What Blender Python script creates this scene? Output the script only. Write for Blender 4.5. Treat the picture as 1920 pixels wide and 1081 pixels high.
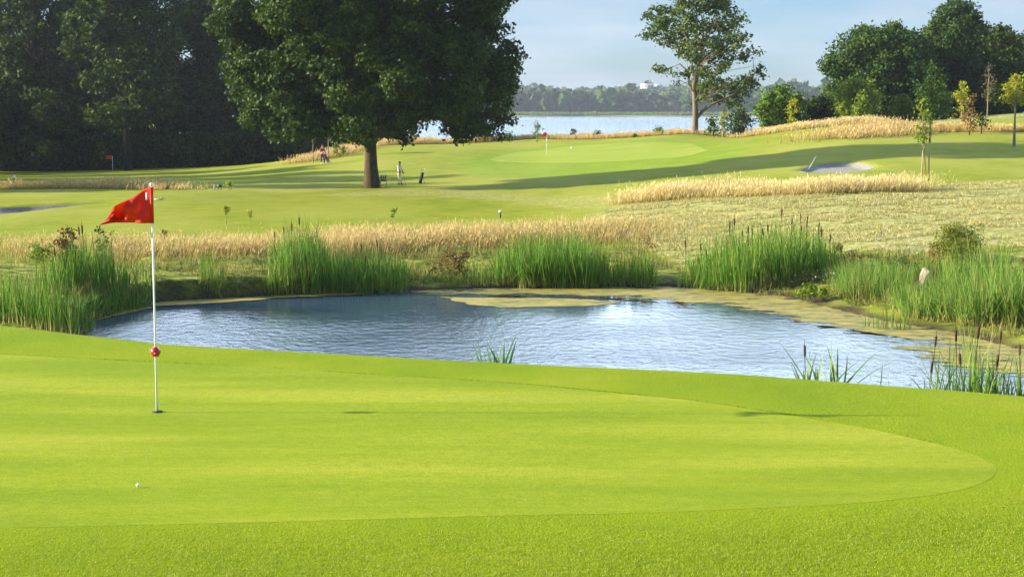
import bpy, math, random
import numpy as np
from mathutils import Vector, Matrix

for o in list(bpy.data.objects):
    bpy.data.objects.remove(o)
SC = bpy.context.scene
COL = SC.collection
R = math.radians
rng = np.random.default_rng(7)

# ------------------------------------------------------------------ camera
FPX, CX, CY, HOR = 3000.0, 960.0, 540.5, 200.0
PITCH = math.atan((CY - HOR) / FPX)
CAM = np.array([0.0, 0.0, 3.0])
cam = bpy.data.cameras.new('camera')
cam_o = bpy.data.objects.new('camera', cam)
COL.objects.link(cam_o)
cam_o.location = CAM
cam_o.rotation_euler = (R(90) - PITCH, 0, 0)
cam.sensor_width = 36.0
cam.lens = 36.0 * FPX / 1920.0
cam.clip_start = 0.1
cam.clip_end = 20000
SC.camera = cam_o

# ------------------------------------------------------------------ light and sky
SUN_EL, SUN_AZ = 16.7, -89.0            # from the left, a touch beyond the view line
sd = Vector((math.sin(R(SUN_AZ)) * math.cos(R(SUN_EL)), math.cos(R(SUN_AZ)) * math.cos(R(SUN_EL)), math.sin(R(SUN_EL))))
sun = bpy.data.lights.new('sun', 'SUN')
sun.energy = 5.0
sun.angle = R(0.5)
sun.color = (1.0, 0.90, 0.72)
sun_o = bpy.data.objects.new('sun', sun)
COL.objects.link(sun_o)
sun_o.location = (-60, 0, 60)
sun_o.rotation_euler = sd.to_track_quat('Z', 'Y').to_euler()

world = bpy.data.worlds.new('World')
SC.world = world
world.use_nodes = True
nt = world.node_tree
nt.nodes.clear()
w_out = nt.nodes.new('ShaderNodeOutputWorld')
w_bg = nt.nodes.new('ShaderNodeBackground')
w_sep = nt.nodes.new('ShaderNodeSeparateXYZ')
w_el = nt.nodes.new('ShaderNodeValToRGB')      # deeper blue close to the horizon on this clear evening, brighter overhead
w_el.color_ramp.elements[0].position = 0.0; w_el.color_ramp.elements[0].color = (.21, .32, .455, 1)
w_el.color_ramp.elements[1].position = 0.55; w_el.color_ramp.elements[1].color = (.95, .98, 1.0, 1)
_e = w_el.color_ramp.elements.new(0.12); _e.color = (.30, .50, .78, 1)
_e = w_el.color_ramp.elements.new(0.28); _e.color = (.80, .98, 1.0, 1)
w_sky = nt.nodes.new('ShaderNodeTexSky')
w_sky.sky_type = 'NISHITA'
w_sky.sun_disc = False
w_sky.sun_elevation = R(SUN_EL)
w_sky.sun_rotation = R(SUN_AZ)
w_sky.altitude = 0
w_sky.air_density = 1.0
w_sky.dust_density = 0.2
w_sky.ozone_density = 3.0
w_bg.inputs['Strength'].default_value = 0.074
# thin clouds low over the horizon, mixed by the direction looked in
w_tc = nt.nodes.new('ShaderNodeTexCoord')
w_map = nt.nodes.new('ShaderNodeMapping')
w_map.inputs['Scale'].default_value = (7.0, 7.0, 42.0)
w_map.inputs['Location'].default_value = (1.3, 0.0, 0.4)
w_n = nt.nodes.new('ShaderNodeTexNoise')
w_n.inputs['Scale'].default_value = 1.0
w_n.inputs['Detail'].default_value = 6
w_n.inputs['Roughness'].default_value = 0.5
w_r = nt.nodes.new('ShaderNodeMapRange')
w_r.inputs['From Min'].default_value = 0.42
w_r.inputs['From Max'].default_value = 0.66
w_r.inputs['To Max'].default_value = 0.65
w_mix = nt.nodes.new('ShaderNodeMix')
w_mix.data_type = 'RGBA'
w_mix.inputs['B'].default_value = (2.1, 2.45, 2.9, 1)
w_hs = nt.nodes.new('ShaderNodeMix')
w_hs.data_type = 'RGBA'
w_hs.blend_type = 'MULTIPLY'
w_hs.inputs['Factor'].default_value = 1.0
w_el.color_ramp.interpolation = 'EASE'
L = nt.links.new
L(w_tc.outputs['Generated'], w_map.inputs['Vector'])
L(w_map.outputs[0], w_n.inputs['Vector'])
L(w_n.outputs['Fac'], w_r.inputs['Value'])
L(w_r.outputs[0], w_mix.inputs['Factor'])
L(w_sky.outputs[0], w_hs.inputs['A'])
L(w_tc.outputs['Generated'], w_sep.inputs[0])
L(w_sep.outputs['Z'], w_el.inputs[0])
L(w_el.outputs[0], w_hs.inputs['B'])
L(w_hs.outputs['Result'], w_mix.inputs['A'])
# unseen bright cloud bank added above the frame to brighten the pond's reflection
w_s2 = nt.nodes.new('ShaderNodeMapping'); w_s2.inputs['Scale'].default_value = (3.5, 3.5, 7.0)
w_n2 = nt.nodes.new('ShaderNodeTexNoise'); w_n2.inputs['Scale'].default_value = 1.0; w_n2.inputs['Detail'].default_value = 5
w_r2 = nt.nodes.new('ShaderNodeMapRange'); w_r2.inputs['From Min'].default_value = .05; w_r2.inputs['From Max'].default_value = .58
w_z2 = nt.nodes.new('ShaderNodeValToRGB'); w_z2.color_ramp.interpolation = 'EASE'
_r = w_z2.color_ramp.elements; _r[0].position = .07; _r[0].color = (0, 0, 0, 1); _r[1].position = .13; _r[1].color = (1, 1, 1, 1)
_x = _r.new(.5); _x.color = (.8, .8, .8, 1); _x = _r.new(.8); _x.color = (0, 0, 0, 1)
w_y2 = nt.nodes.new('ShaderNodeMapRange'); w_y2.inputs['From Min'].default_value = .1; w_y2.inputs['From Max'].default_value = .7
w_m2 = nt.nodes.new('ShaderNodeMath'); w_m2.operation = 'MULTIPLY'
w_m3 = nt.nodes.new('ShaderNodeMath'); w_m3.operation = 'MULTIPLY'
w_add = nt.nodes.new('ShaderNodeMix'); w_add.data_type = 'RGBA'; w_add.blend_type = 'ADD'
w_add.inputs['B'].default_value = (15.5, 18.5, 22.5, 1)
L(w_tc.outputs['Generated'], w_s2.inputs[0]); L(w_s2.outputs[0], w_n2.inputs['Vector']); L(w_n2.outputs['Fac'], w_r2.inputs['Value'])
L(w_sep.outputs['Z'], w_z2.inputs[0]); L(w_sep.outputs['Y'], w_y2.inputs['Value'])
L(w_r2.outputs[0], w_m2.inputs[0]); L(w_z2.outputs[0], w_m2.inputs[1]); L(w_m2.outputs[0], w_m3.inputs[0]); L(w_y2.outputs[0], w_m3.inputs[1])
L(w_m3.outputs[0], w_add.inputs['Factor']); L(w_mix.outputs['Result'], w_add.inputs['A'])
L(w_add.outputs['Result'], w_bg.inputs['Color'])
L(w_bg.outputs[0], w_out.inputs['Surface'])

SC.view_settings.view_transform = 'Standard'
SC.view_settings.look = 'None'
SC.view_settings.gamma = 1.0
SC.view_settings.exposure = 1.65
SC.render.engine = 'CYCLES'
SC.cycles.max_bounces = 6
SC.cycles.diffuse_bounces = 2
SC.cycles.glossy_bounces = 3
SC.cycles.transmission_bounces = 3
SC.cycles.volume_bounces = 0
SC.cycles.caustics_reflective = False
SC.cycles.caustics_refractive = False
SC.cycles.use_denoising = True
SC.cycles.denoising_prefilter = 'ACCURATE'
SC.cycles.sample_clamp_indirect = 4.0

# ------------------------------------------------------------------ picture geometry
cp, sp = math.cos(PITCH), math.sin(PITCH)

def rays(px, py):
    px = np.asarray(px, float); py = np.asarray(py, float)
    u = (px - CX) / FPX; v = (CY - py) / FPX
    return np.stack([u, cp + v * sp, -sp + v * cp], -1)

def at(px, py, Y):
    """The point of the place at world distance Y seen at photo pixel (px, py)."""
    d = rays(px, py)
    return CAM + d * (np.asarray(Y, float) / d[..., 1])[..., None]

def at_z(px, py, z):
    d = rays(px, py)
    return CAM + d * ((z - CAM[2]) / d[..., 2])[..., None]

def sstep(a, b, x):
    t = np.clip((np.asarray(x, float) - a) / (b - a), 0, 1)
    return t * t * (3 - 2 * t)

# ------------------------------------------------------------------ helpers for objects
def tag(o, label=None, cat=None, group=None, kind=None):
    if label: o['label'] = label
    if cat: o['category'] = cat
    if group: o['group'] = group
    if kind: o['kind'] = kind
    return o

def mesh_np(name, verts, faces, k, mat, smooth=False, attrs=None):
    verts = np.asarray(verts, np.float32).reshape(-1, 3)
    faces = np.asarray(faces, np.int32).reshape(-1, k)
    me = bpy.data.meshes.new(name)
    me.vertices.add(len(verts)); me.vertices.foreach_set('co', verts.ravel())
    me.loops.add(faces.size); me.loops.foreach_set('vertex_index', faces.ravel())
    me.polygons.add(len(faces))
    me.polygons.foreach_set('loop_start', np.arange(0, faces.size, k, dtype=np.int32))
    me.polygons.foreach_set('loop_total', np.full(len(faces), k, np.int32))
    if smooth:
        me.polygons.foreach_set('use_smooth', np.ones(len(faces), bool))
    if mat: me.materials.append(mat)
    for an, (dom, arr) in (attrs or {}).items():
        a = me.attributes.new(an, 'FLOAT', dom)
        a.data.foreach_set('value', np.asarray(arr, np.float32))
    me.update(calc_edges=True)
    return me

def link(name, me, parent=None, loc=None):
    o = bpy.data.objects.new(name, me)
    COL.objects.link(o)
    if parent is not None: o.parent = parent
    if loc is not None: o.location = loc
    return o

def empty(name, loc, rz=0.0):
    o = bpy.data.objects.new(name, None)
    COL.objects.link(o)
    o.location = loc; o.rotation_euler = (0, 0, rz)
    o.empty_display_size = 0.3
    return o

def copy_tree(root, loc=None, rz=None, scale=None):
    r = root.copy(); COL.objects.link(r)
    for ch in root.children:
        c = ch.copy(); COL.objects.link(c); c.parent = r
        for g in ch.children:
            d = g.copy(); COL.objects.link(d); d.parent = c
    if loc is not None: r.location = loc
    if rz is not None: r.rotation_euler = (0, 0, rz)
    if scale is not None: r.scale = scale
    return r

class Bag:
    """Collects pieces of one part; quads only."""
    def __init__(s): s.v = []; s.f = []; s.n = 0
    def add(s, v, f):
        v = np.asarray(v, float).reshape(-1, 3); f = np.asarray(f, int).reshape(-1, 4)
        s.v.append(v); s.f.append(f + s.n); s.n += len(v); return s
    def tube(s, pts, rad, seg=8, cap=True):
        pts = np.asarray(pts, float); rad = np.broadcast_to(np.asarray(rad, float), (len(pts),))
        n = len(pts); tang = np.gradient(pts, axis=0)
        tang /= np.linalg.norm(tang, axis=1)[:, None] + 1e-9
        ref = np.array([0, 0, 1.0]) if abs(tang[0][2]) < .9 else np.array([1.0, 0, 0])
        rings = []
        for i in range(n):
            a = np.cross(ref, tang[i]); a /= np.linalg.norm(a) + 1e-9
            b = np.cross(tang[i], a)
            th = np.arange(seg) * 2 * math.pi / seg
            rings.append(pts[i] + rad[i] * (np.cos(th)[:, None] * a + np.sin(th)[:, None] * b))
        v = np.concatenate(rings); f = []
        for i in range(n - 1):
            for j in range(seg):
                f.append((i * seg + j, i * seg + (j + 1) % seg, (i + 1) * seg + (j + 1) % seg, (i + 1) * seg + j))
        if cap and seg % 2 == 0:
            for base in (0, (n - 1) * seg):
                for j in range(seg // 2 - 1):
                    q = (base + j, base + j + 1, base + seg - 2 - j, base + seg - 1 - j)
                    f.append(q if base else q[::-1])
        return s.add(v, f)
    def box(s, c, d, rot=None):
        x, y, z = np.asarray(d, float) / 2
        v = np.array([(i * x, j * y, k * z) for i in (-1, 1) for j in (-1, 1) for k in (-1, 1)])
        if rot is not None: v = v @ np.array(rot).T
        return s.add(v + np.asarray(c, float), [(0, 1, 3, 2), (4, 6, 7, 5), (0, 4, 5, 1), (2, 3, 7, 6), (0, 2, 6, 4), (1, 5, 7, 3)])
    def ball(s, c, r, seg=12, rings=8):
        r = np.broadcast_to(np.asarray(r, float), (3,)); v = []; f = []
        for i in range(rings + 1):
            ph = math.pi * i / rings
            ph = min(max(ph, .02), math.pi - .02)
            for j in range(seg):
                th = 2 * math.pi * j / seg
                v.append((r[0] * math.sin(ph) * math.cos(th), r[1] * math.sin(ph) * math.sin(th), r[2] * math.cos(ph)))
        for i in range(rings):
            for j in range(seg):
                f.append((i * seg + j, (i + 1) * seg + j, (i + 1) * seg + (j + 1) % seg, i * seg + (j + 1) % seg))
        return s.add(np.array(v) + np.asarray(c, float), f)
    def mesh(s, name, mat, smooth=True):
        return mesh_np(name, np.concatenate(s.v), np.concatenate(s.f), 4, mat, smooth)
    def obj(s, name, mat, parent=None, smooth=True):
        return link(name, s.mesh(name, mat, smooth), parent)

# ------------------------------------------------------------------ materials
def new_mat(name):
    m = bpy.data.materials.new(name); m.use_nodes = True
    n = m.node_tree.nodes; n.clear()
    out = n.new('ShaderNodeOutputMaterial')
    return m, m.node_tree, out

def nz(t, scale, detail=3, rough=.5, vec=None, sc=None, loc=None):
    n = t.nodes.new('ShaderNodeTexNoise')
    n.inputs['Scale'].default_value = scale; n.inputs['Detail'].default_value = detail; n.inputs['Roughness'].default_value = rough
    if vec is None:
        c = t.nodes.new('ShaderNodeNewGeometry'); vec = c.outputs['Position']
    mp = t.nodes.new('ShaderNodeMapping')
    if sc: mp.inputs['Scale'].default_value = sc
    if loc: mp.inputs['Location'].default_value = loc
    t.links.new(vec, mp.inputs['Vector']); t.links.new(mp.outputs[0], n.inputs['Vector'])
    return n.outputs['Fac']

def ramp(t, fac, stops):
    r = t.nodes.new('ShaderNodeValToRGB')
    e = r.color_ramp.elements
    while len(e) < len(stops): e.new(0.5)
    for i, (p, c) in enumerate(stops):
        e[i].position = p; e[i].color = (*c, 1) if len(c) == 3 else c
    t.links.new(fac, r.inputs[0])
    return r.outputs[0]

def mixc(t, fac, a, b, mode='MIX'):
    m = t.nodes.new('ShaderNodeMix'); m.data_type = 'RGBA'; m.blend_type = mode
    for s, v in (('Factor', fac), ('A', a), ('B', b)):
        if isinstance(v, (int, float)): m.inputs[s].default_value = v
        elif isinstance(v, tuple): m.inputs[s].default_value = (*v, 1)
        else: t.links.new(v, m.inputs[s])
    return m.outputs['Result']

def attr(t, name):
    a = t.nodes.new('ShaderNodeAttribute'); a.attribute_name = name
    return a.outputs['Fac']

def prin(t, out, col, rough=.8, spec=.3, metal=0.0, bump=None, bstr=.3, bdist=.02):
    p = t.nodes.new('ShaderNodeBsdfPrincipled')
    if isinstance(col, tuple): p.inputs['Base Color'].default_value = (*col, 1)
    else: t.links.new(col, p.inputs['Base Color'])
    p.inputs['Roughness'].default_value = rough
    p.inputs['Specular IOR Level'].default_value = spec
    p.inputs['Metallic'].default_value = metal
    if bump is not None:
        b = t.nodes.new('ShaderNodeBump'); b.inputs['Strength'].default_value = bstr; b.inputs['Distance'].default_value = bdist
        t.links.new(bump, b.inputs['Height']); t.links.new(b.outputs[0], p.inputs['Normal'])
    if out is not None: t.links.new(p.outputs[0], out.inputs[0])
    return p

def plain(name, col, rough=.6, spec=.3, var=.15, scale=8.0, metal=0.0):
    m, t, out = new_mat(name)
    f = nz(t, scale, 3)
    c = ramp(t, f, [(.3, tuple(x * (1 - var) for x in col)), (.7, tuple(min(1, x * (1 + var)) for x in col))])
    prin(t, out, c, rough, spec, metal)
    return m

def leafmat(name, cols, trans=.25, rough=.6, spec=.12, big=0.15):
    """Leaf colours by the leaf's own random number, with broad patches of tint."""
    m, t, out = new_mat(name)
    n = len(cols)
    c = ramp(t, attr(t, 'rnd'), [(i / max(1, n - 1), c) for i, c in enumerate(cols)])
    g = nz(t, big, 2)
    c2 = mixc(t, 1.0, c, ramp(t, g, [(.35, (.8, .86, .9)), (.65, (1.18, 1.1, .9))]), 'MULTIPLY')
    p = prin(t, None, c2, rough, spec)
    tr = t.nodes.new('ShaderNodeBsdfTranslucent')
    t.links.new(mixc(t, 1.0, c2, (1.25, 1.2, .55), 'MULTIPLY'), tr.inputs[0])
    ms = t.nodes.new('ShaderNodeMixShader'); ms.inputs[0].default_value = trans
    t.links.new(p.outputs[0], ms.inputs[1]); t.links.new(tr.outputs[0], ms.inputs[2])
    t.links.new(ms.outputs[0], out.inputs[0])
    return m

# ------------------------------------------------------------------ terrain heights
PW = -3.3            # pond level
LK = -5.0            # lake level
ctrl = [  # (px, row, Y)
 (0,610,45.6),(0,520,55),(0,480,60),(0,440,72),(0,400,90),(0,362,112),(0,345,130),(0,326,165),
 (300,563,52.4),(300,520,57),(300,485,62),(300,420,78),(300,390,90),(300,367,102),(300,350,118),(300,335,138),(300,318,165),
 (500,550,54.5),(500,505,59),(500,480,63),(500,420,78),(500,372,100),(500,350,115),(500,325,138),(500,306,160),
 (700,545,54.8),(700,500,60),(700,470,65),(700,420,78),(700,370,100),(700,352,112),(700,344,118),(700,305,140),(700,287,150),(700,274,159),
 (1000,537,56.2),(1000,500,60),(1000,420,78),(1000,380,95),(1000,350,108),(1000,320,125),(1000,290,145),(1000,268,158),(1000,260,165),
 (1300,532,57),(1300,500,61),(1300,450,68),(1300,400,77),(1300,372,86),(1300,345,96),(1300,320,110),(1300,290,128),(1300,265,145),(1300,249,156),
 (1400,260,152),(1450,246,150),
 (1600,567,51.5),(1600,480,58),(1600,400,72),(1600,362,82),(1600,320,98),(1600,290,110),(1600,262,125),(1600,240,140),(1600,228,152),
 (1780,600,47.3),(1780,480,57),(1780,400,71),
 (1740,270,118),(1740,345,88),(1740,242,138),(1740,226,152),
 (1900,632,43.8),(1900,500,52),(1900,450,60),(1900,400,70),(1900,340,88),(1900,300,102),(1900,272,115),(1900,250,128),(1900,215,150),
 (2300,640,43),(2300,450,60),(2300,340,88),(2300,270,115),(2300,215,150),
 (-400,600,46),(-400,480,60),(-400,400,90),(-400,345,130),(-400,326,165),
]
cpts = np.array([at(*c) for c in ctrl])
extra = np.array([(-60,190,-4.2),(-30,195,-4.2),(-10,190,-3.6),(5,190,-4.0),(20,190,-4.4),(35,185,-3.5),(50,185,1.0),(70,185,2.0),(90,150,2.2),
 (-80,150,-4.0),(-80,100,-3.4),(-80,50,-3.0),(80,50,-2.0),(95,100,0.5),(-60,230,-4.3),(0,225,-6.0),(40,225,-5.5),(90,225,1.5)], float)
cpts = np.vstack([cpts, extra])

def tps_fit(P, z, lam):
    n = len(P)
    d = np.linalg.norm(P[:, None] - P[None], axis=2)
    K = np.where(d > 0, d * d * np.log(d + 1e-12), 0) + lam * np.eye(n)
    A = np.zeros((n + 3, n + 3)); A[:n, :n] = K
    A[:n, n] = 1; A[:n, n + 1:] = P; A[n, :n] = 1; A[n + 1:, :n] = P.T
    return np.linalg.solve(A, np.concatenate([z, np.zeros(3)]))
TP = cpts[:, :2] / np.array([1.0, 2.0]) / 20.0     # smoother along the view than across
TW = tps_fit(TP, cpts[:, 2], 0.01)

def tps(x, y):
    q = np.stack([x, y / 2.0], -1) / 20.0
    out = np.empty(len(q))
    for i in range(0, len(q), 20000):
        d = np.linalg.norm(q[i:i + 20000, None] - TP[None], axis=2)
        U = d * d * np.log(d + 1e-12)
        out[i:i + 20000] = U @ TW[:-3] + TW[-3] + q[i:i + 20000] @ TW[-2:]
    return out

pond_px = [(150,642),(172,604),(225,584),(300,567),(400,561),(500,555),(620,551),(760,546),(900,541),(1100,538),(1290,537),(1420,548),(1500,561),(1570,581),(1680,606),(1780,622),(1850,640),(1990,672)]
pond_poly = [tuple(at_z(a, b, PW)[:2]) for a, b in pond_px] + [(17,33),(12,29.5),(5,31),(-2,33.5),(-8,37),(-11.4,40.6)]
pond_poly = np.array(pond_poly)

def poly_sd(x, y, poly):
    """Signed distance, negative inside."""
    P = np.stack([x, y], -1); n = len(poly); best = np.full(len(P), 1e18); ins = np.zeros(len(P), bool)
    for i in range(n):
        a, b = poly[i], poly[(i + 1) % n]
        e = b - a; w = P - a
        t = np.clip((w @ e) / (e @ e + 1e-12), 0, 1)
        best = np.minimum(best, ((w - t[:, None] * e) ** 2).sum(1))
        c = (a[1] <= P[:, 1]) != (b[1] <= P[:, 1])
        xi = a[0] + (P[:, 1] - a[1]) / (b[1] - a[1] + 1e-12) * e[0]
        ins ^= c & (P[:, 0] < xi)
    d = np.sqrt(best)
    return np.where(ins, -d, d)

edge_px = [(-300,594),(0,611),(150,629),(300,646),(500,658),(700,669),(960,683),(1200,694),(1400,704),(1600,719),(1800,734),(1920,744),(2200,775)]
edge_w = np.array([at_z(a, b, -0.03) for a, b in edge_px])
def y_edge(x): return np.interp(x, edge_w[:, 0], edge_w[:, 1] - 0.35) - 0.3 * (np.abs(x) > 9) * (np.abs(x) - 9)

def vnoise(x, y, s, seed=0):
    """smooth lattice noise, two octaves, about -1..1; s is 2*pi over the size of a lump"""
    x = np.asarray(x, float); y = np.asarray(y, float)
    r = np.random.default_rng(seed); tab = r.uniform(-1, 1, (256, 256)); o = 0
    for k, (f, w) in enumerate(((1.0, .8), (2.17, .38))):
        a = .5 + seed + 1.3 * k; u = (x * math.cos(a) + y * math.sin(a)) * s * f / 3.2 + 37.1 * k; v = (-x * math.sin(a) + y * math.cos(a)) * s * f / 3.2 + 11.7
        i = np.floor(u); j = np.floor(v); fu = u - i; fv = v - j
        fu = fu * fu * (3 - 2 * fu); fv = fv * fv * (3 - 2 * fv)
        i = i.astype(int) & 255; j = j.astype(int) & 255; i1 = (i + 1) & 255; j1 = (j + 1) & 255
        o = o + w * ((tab[i, j] * (1 - fu) + tab[i1, j] * fu) * (1 - fv) + (tab[i, j1] * (1 - fu) + tab[i1, j1] * fu) * fv)
    return o

bunk_r = np.array([at(a, b, c)[:2] for a, b, c in [(1494,311,101),(1520,307.5,104),(1560,306,105.5),(1610,308,104.5),(1645,318,100),(1620,321,98),(1580,323,97),(1540,322,97.5),(1510,318,99)]])
bunk_l = np.array([at(a, b, c)[:2] for a, b, c in [(-120,386,96),(0,386,96.5),(60,383.5,97.5),(140,383,98),(205,383,98.2),(230,384.5,97),(150,386,95.5),(60,392,92),(0,398,89.5),(-120,408,86)]])

def H(x, y):
    x = np.atleast_1d(np.asarray(x, float)); y = np.atleast_1d(np.asarray(y, float))
    t = np.maximum(y - y_edge(x), 0)
    zn = -0.36 * t * t / (t + 1.5) + 0.012 * vnoise(x, y, .7, 3) * sstep(9.0, 12.0, y)
    zn = np.maximum(zn, -3.12)
    m = (y > 30) & (y < 480)
    zf = np.full(x.shape, -3.12)
    if m.any():
        zf[m] = tps(np.clip(x[m], -85, 105), np.clip(y[m], 0, 228))
    far = sstep(228, 300, y)
    side = np.clip(sstep(-.10, -.30, x / np.maximum(y, 1)) + sstep(.20, .26, x / np.maximum(y, 1)) * (y < 420), 0, 1)
    zlake = (LK - 2.2) * (1 - side) + np.where(x < 0, -3.9, 1.5) * side
    zf = np.where(m, zf, 0) * (1 - far) + zlake * far
    z = zn * (1 - sstep(35, 46, y + .25 * np.abs(x))) + zf * sstep(35, 46, y + .25 * np.abs(x))
    z = z + 0.05 * vnoise(x, y, .5, 5) * sstep(48, 60, y) * (1 - far)
    for pl, dp in ((bunk_r, .30), (bunk_l, .45)):
        mm = (np.abs(x - pl[:, 0].mean()) < 30) & (np.abs(y - pl[:, 1].mean()) < 16)
        if mm.any():
            s = poly_sd(x[mm], y[mm], pl)
            z[mm] -= dp * sstep(0.25, -.7, s)
    near = (y > 24) & (y < 62) & (np.abs(x) < 32)
    if near.any():
        s = poly_sd(x[near], y[near], pond_poly)
        zz = z[near]
        lump = (.13 * vnoise(x[near], y[near], 2.4, 91) + .08 * vnoise(x[near], y[near], 5.5, 92)) * sstep(.2, 1.5, s) * sstep(9, 6, s) * (y[near] > 42)
        steep = .52 * sstep(0, .55, s) * (x[near] < -6.5) * (x[near] > -14) * (y[near] > 46)
        zz = np.where(s > 0, np.maximum(zz, PW + .04 + .10 * np.minimum(s, 1.2) + steep) + lump, PW - np.minimum(.9, .02 + .30 * -s))
        z[near] = zz
    # far side of the lake: low wooded hills
    hill = LK + 1.2 + 16 * sstep(1440, 2300, y) + 12 * sstep(1600, 2600, y) * vnoise(x, y, .0012, 9)
    z = np.where(y > 1380, (LK - 2.2) + sstep(1384, 1412, y) * (hill - LK + 2.2), z)
    return z

def h1(x, y): return float(H([x], [y])[0])

def row_of(p):
    d = np.asarray(p, float) - CAM
    return CY - FPX * (d[..., 1] * sp + d[..., 2] * cp) / (d[..., 1] * cp - d[..., 2] * sp)

def crest_at(px, y0=135.0, y1=178.0, back=1.0):
    ys = np.arange(y0, y1, .5); x = (px - CX) / FPX * ys
    P = np.stack([x, ys, H(x, ys)], -1); i = int(np.argmin(row_of(P)))
    yy = ys[i] - back; xx = (px - CX) / FPX * yy
    return np.array([xx, yy, h1(xx, yy)])

def ground_at(px, py, y0=8.0, y1=230.0):
    """Where the sight line through a photo pixel meets the ground."""
    ys = np.concatenate([np.arange(y0, 60, .25), np.arange(60, y1, .5)])
    p = at(np.full(len(ys), px), np.full(len(ys), py), ys)
    below = p[:, 2] <= H(p[:, 0], p[:, 1])
    i = int(np.argmax(below)) if below.any() else len(ys) - 1
    a, b = ys[max(i - 1, 0)], ys[i]
    for _ in range(12):
        c = (a + b) / 2; q = at(px, py, c)
        if q[2] <= h1(q[0], q[1]): b = c
        else: a = c
    q = at(px, py, b); q[2] = h1(q[0], q[1])
    return q
# ------------------------------------------------------------------ ground sheet
def graded(stops):
    out = []
    for (a, b, s0, s1) in stops:
        x = a
        while x < b:
            out.append(x); x += s0 + (s1 - s0) * (x - a) / (b - a)
    out.append(stops[-1][1])
    return np.array(out)
gy = graded([(-30,8,2,.6),(8,26,.16,.16),(26,48,.25,.25),(48,64,.22,.3),(64,170,.4,.8),(170,320,1.2,5),(320,1370,8,60),(1370,1420,5,5),(1420,3000,20,60),(3000,9000,200,900)])
gp = graded([(0,9,.16,.16),(9,16,.22,.28),(16,44,.35,.5),(44,110,.7,3),(110,800,5,60),(800,7000,80,900)])
gx = np.concatenate([-gp[:0:-1], gp])
GX, GY = np.meshgrid(gx, gy)
gxf, gyf = GX.ravel(), GY.ravel()
gz = H(gxf, gyf)

def zone(px_list, feather, wander=0.0, seed=1):
    poly = np.array([ground_at(a, b)[:2] for a, b in px_list])
    res = np.zeros(len(gxf))
    m = (gxf > poly[:, 0].min() - 8) & (gxf < poly[:, 0].max() + 8) & (gyf > poly[:, 1].min() - 8) & (gyf < poly[:, 1].max() + 8)
    s = poly_sd(gxf[m], gyf[m], poly) + wander * vnoise(gxf[m], gyf[m], 1.4, seed) + wander * .6 * vnoise(gxf[m], gyf[m], 4, seed + 1)
    res[m] = sstep(feather, -feather, s)
    return res
z_straw = zone([(1130,398),(1200,378),(1300,371),(1420,367),(1700,358),(1760,345),(1920,337),(2100,332),(2100,450),(1920,462),(1700,478),(1600,476),(1450,500),(1300,503),(1180,452),(1080,418)], .9, 1.0, 11)
z_straw = np.maximum(z_straw, .55 * zone([(560,368),(700,356),(900,357),(1150,369),(1250,371),(1130,392),(900,372),(760,366)], .8, 1.0, 21))
z_straw = np.maximum(z_straw, .8 * zone([(1700,224),(1920,214),(2100,210),(2100,218),(1920,222),(1700,230)], .8, .5, 31))
z_wild = zone([(-300,600),(-200,470),(60,490),(300,488),(500,484),(800,480),(1000,470),(1180,462),(1300,500),(1450,500),(1600,478),(1920,465),(2100,470),(2100,640),(1900,636),(1500,552),(1290,533),(900,538),(500,553),(270,570),(150,640),(0,612)], .5, .8, 41)
s_p = np.full(len(gxf), 99.0)
mm = (gyf > 24) & (gyf < 62) & (np.abs(gxf) < 32)
s_p[mm] = poly_sd(gxf[mm], gyf[mm], pond_poly)
z_mud_shade = sstep(.9, .15, s_p + .35 * vnoise(gxf, gyf, 3.0, 8)) * (gyf > 33)
z_near = (gyf < y_edge(gxf) + .9) * 1.0
z_lush = zone([(860,300),(930,285),(1000,276),(1150,264),(1300,258),(1420,264),(1400,290),(1250,315),(1000,335),(880,330)], 2.0, 1.0, 51)

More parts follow.
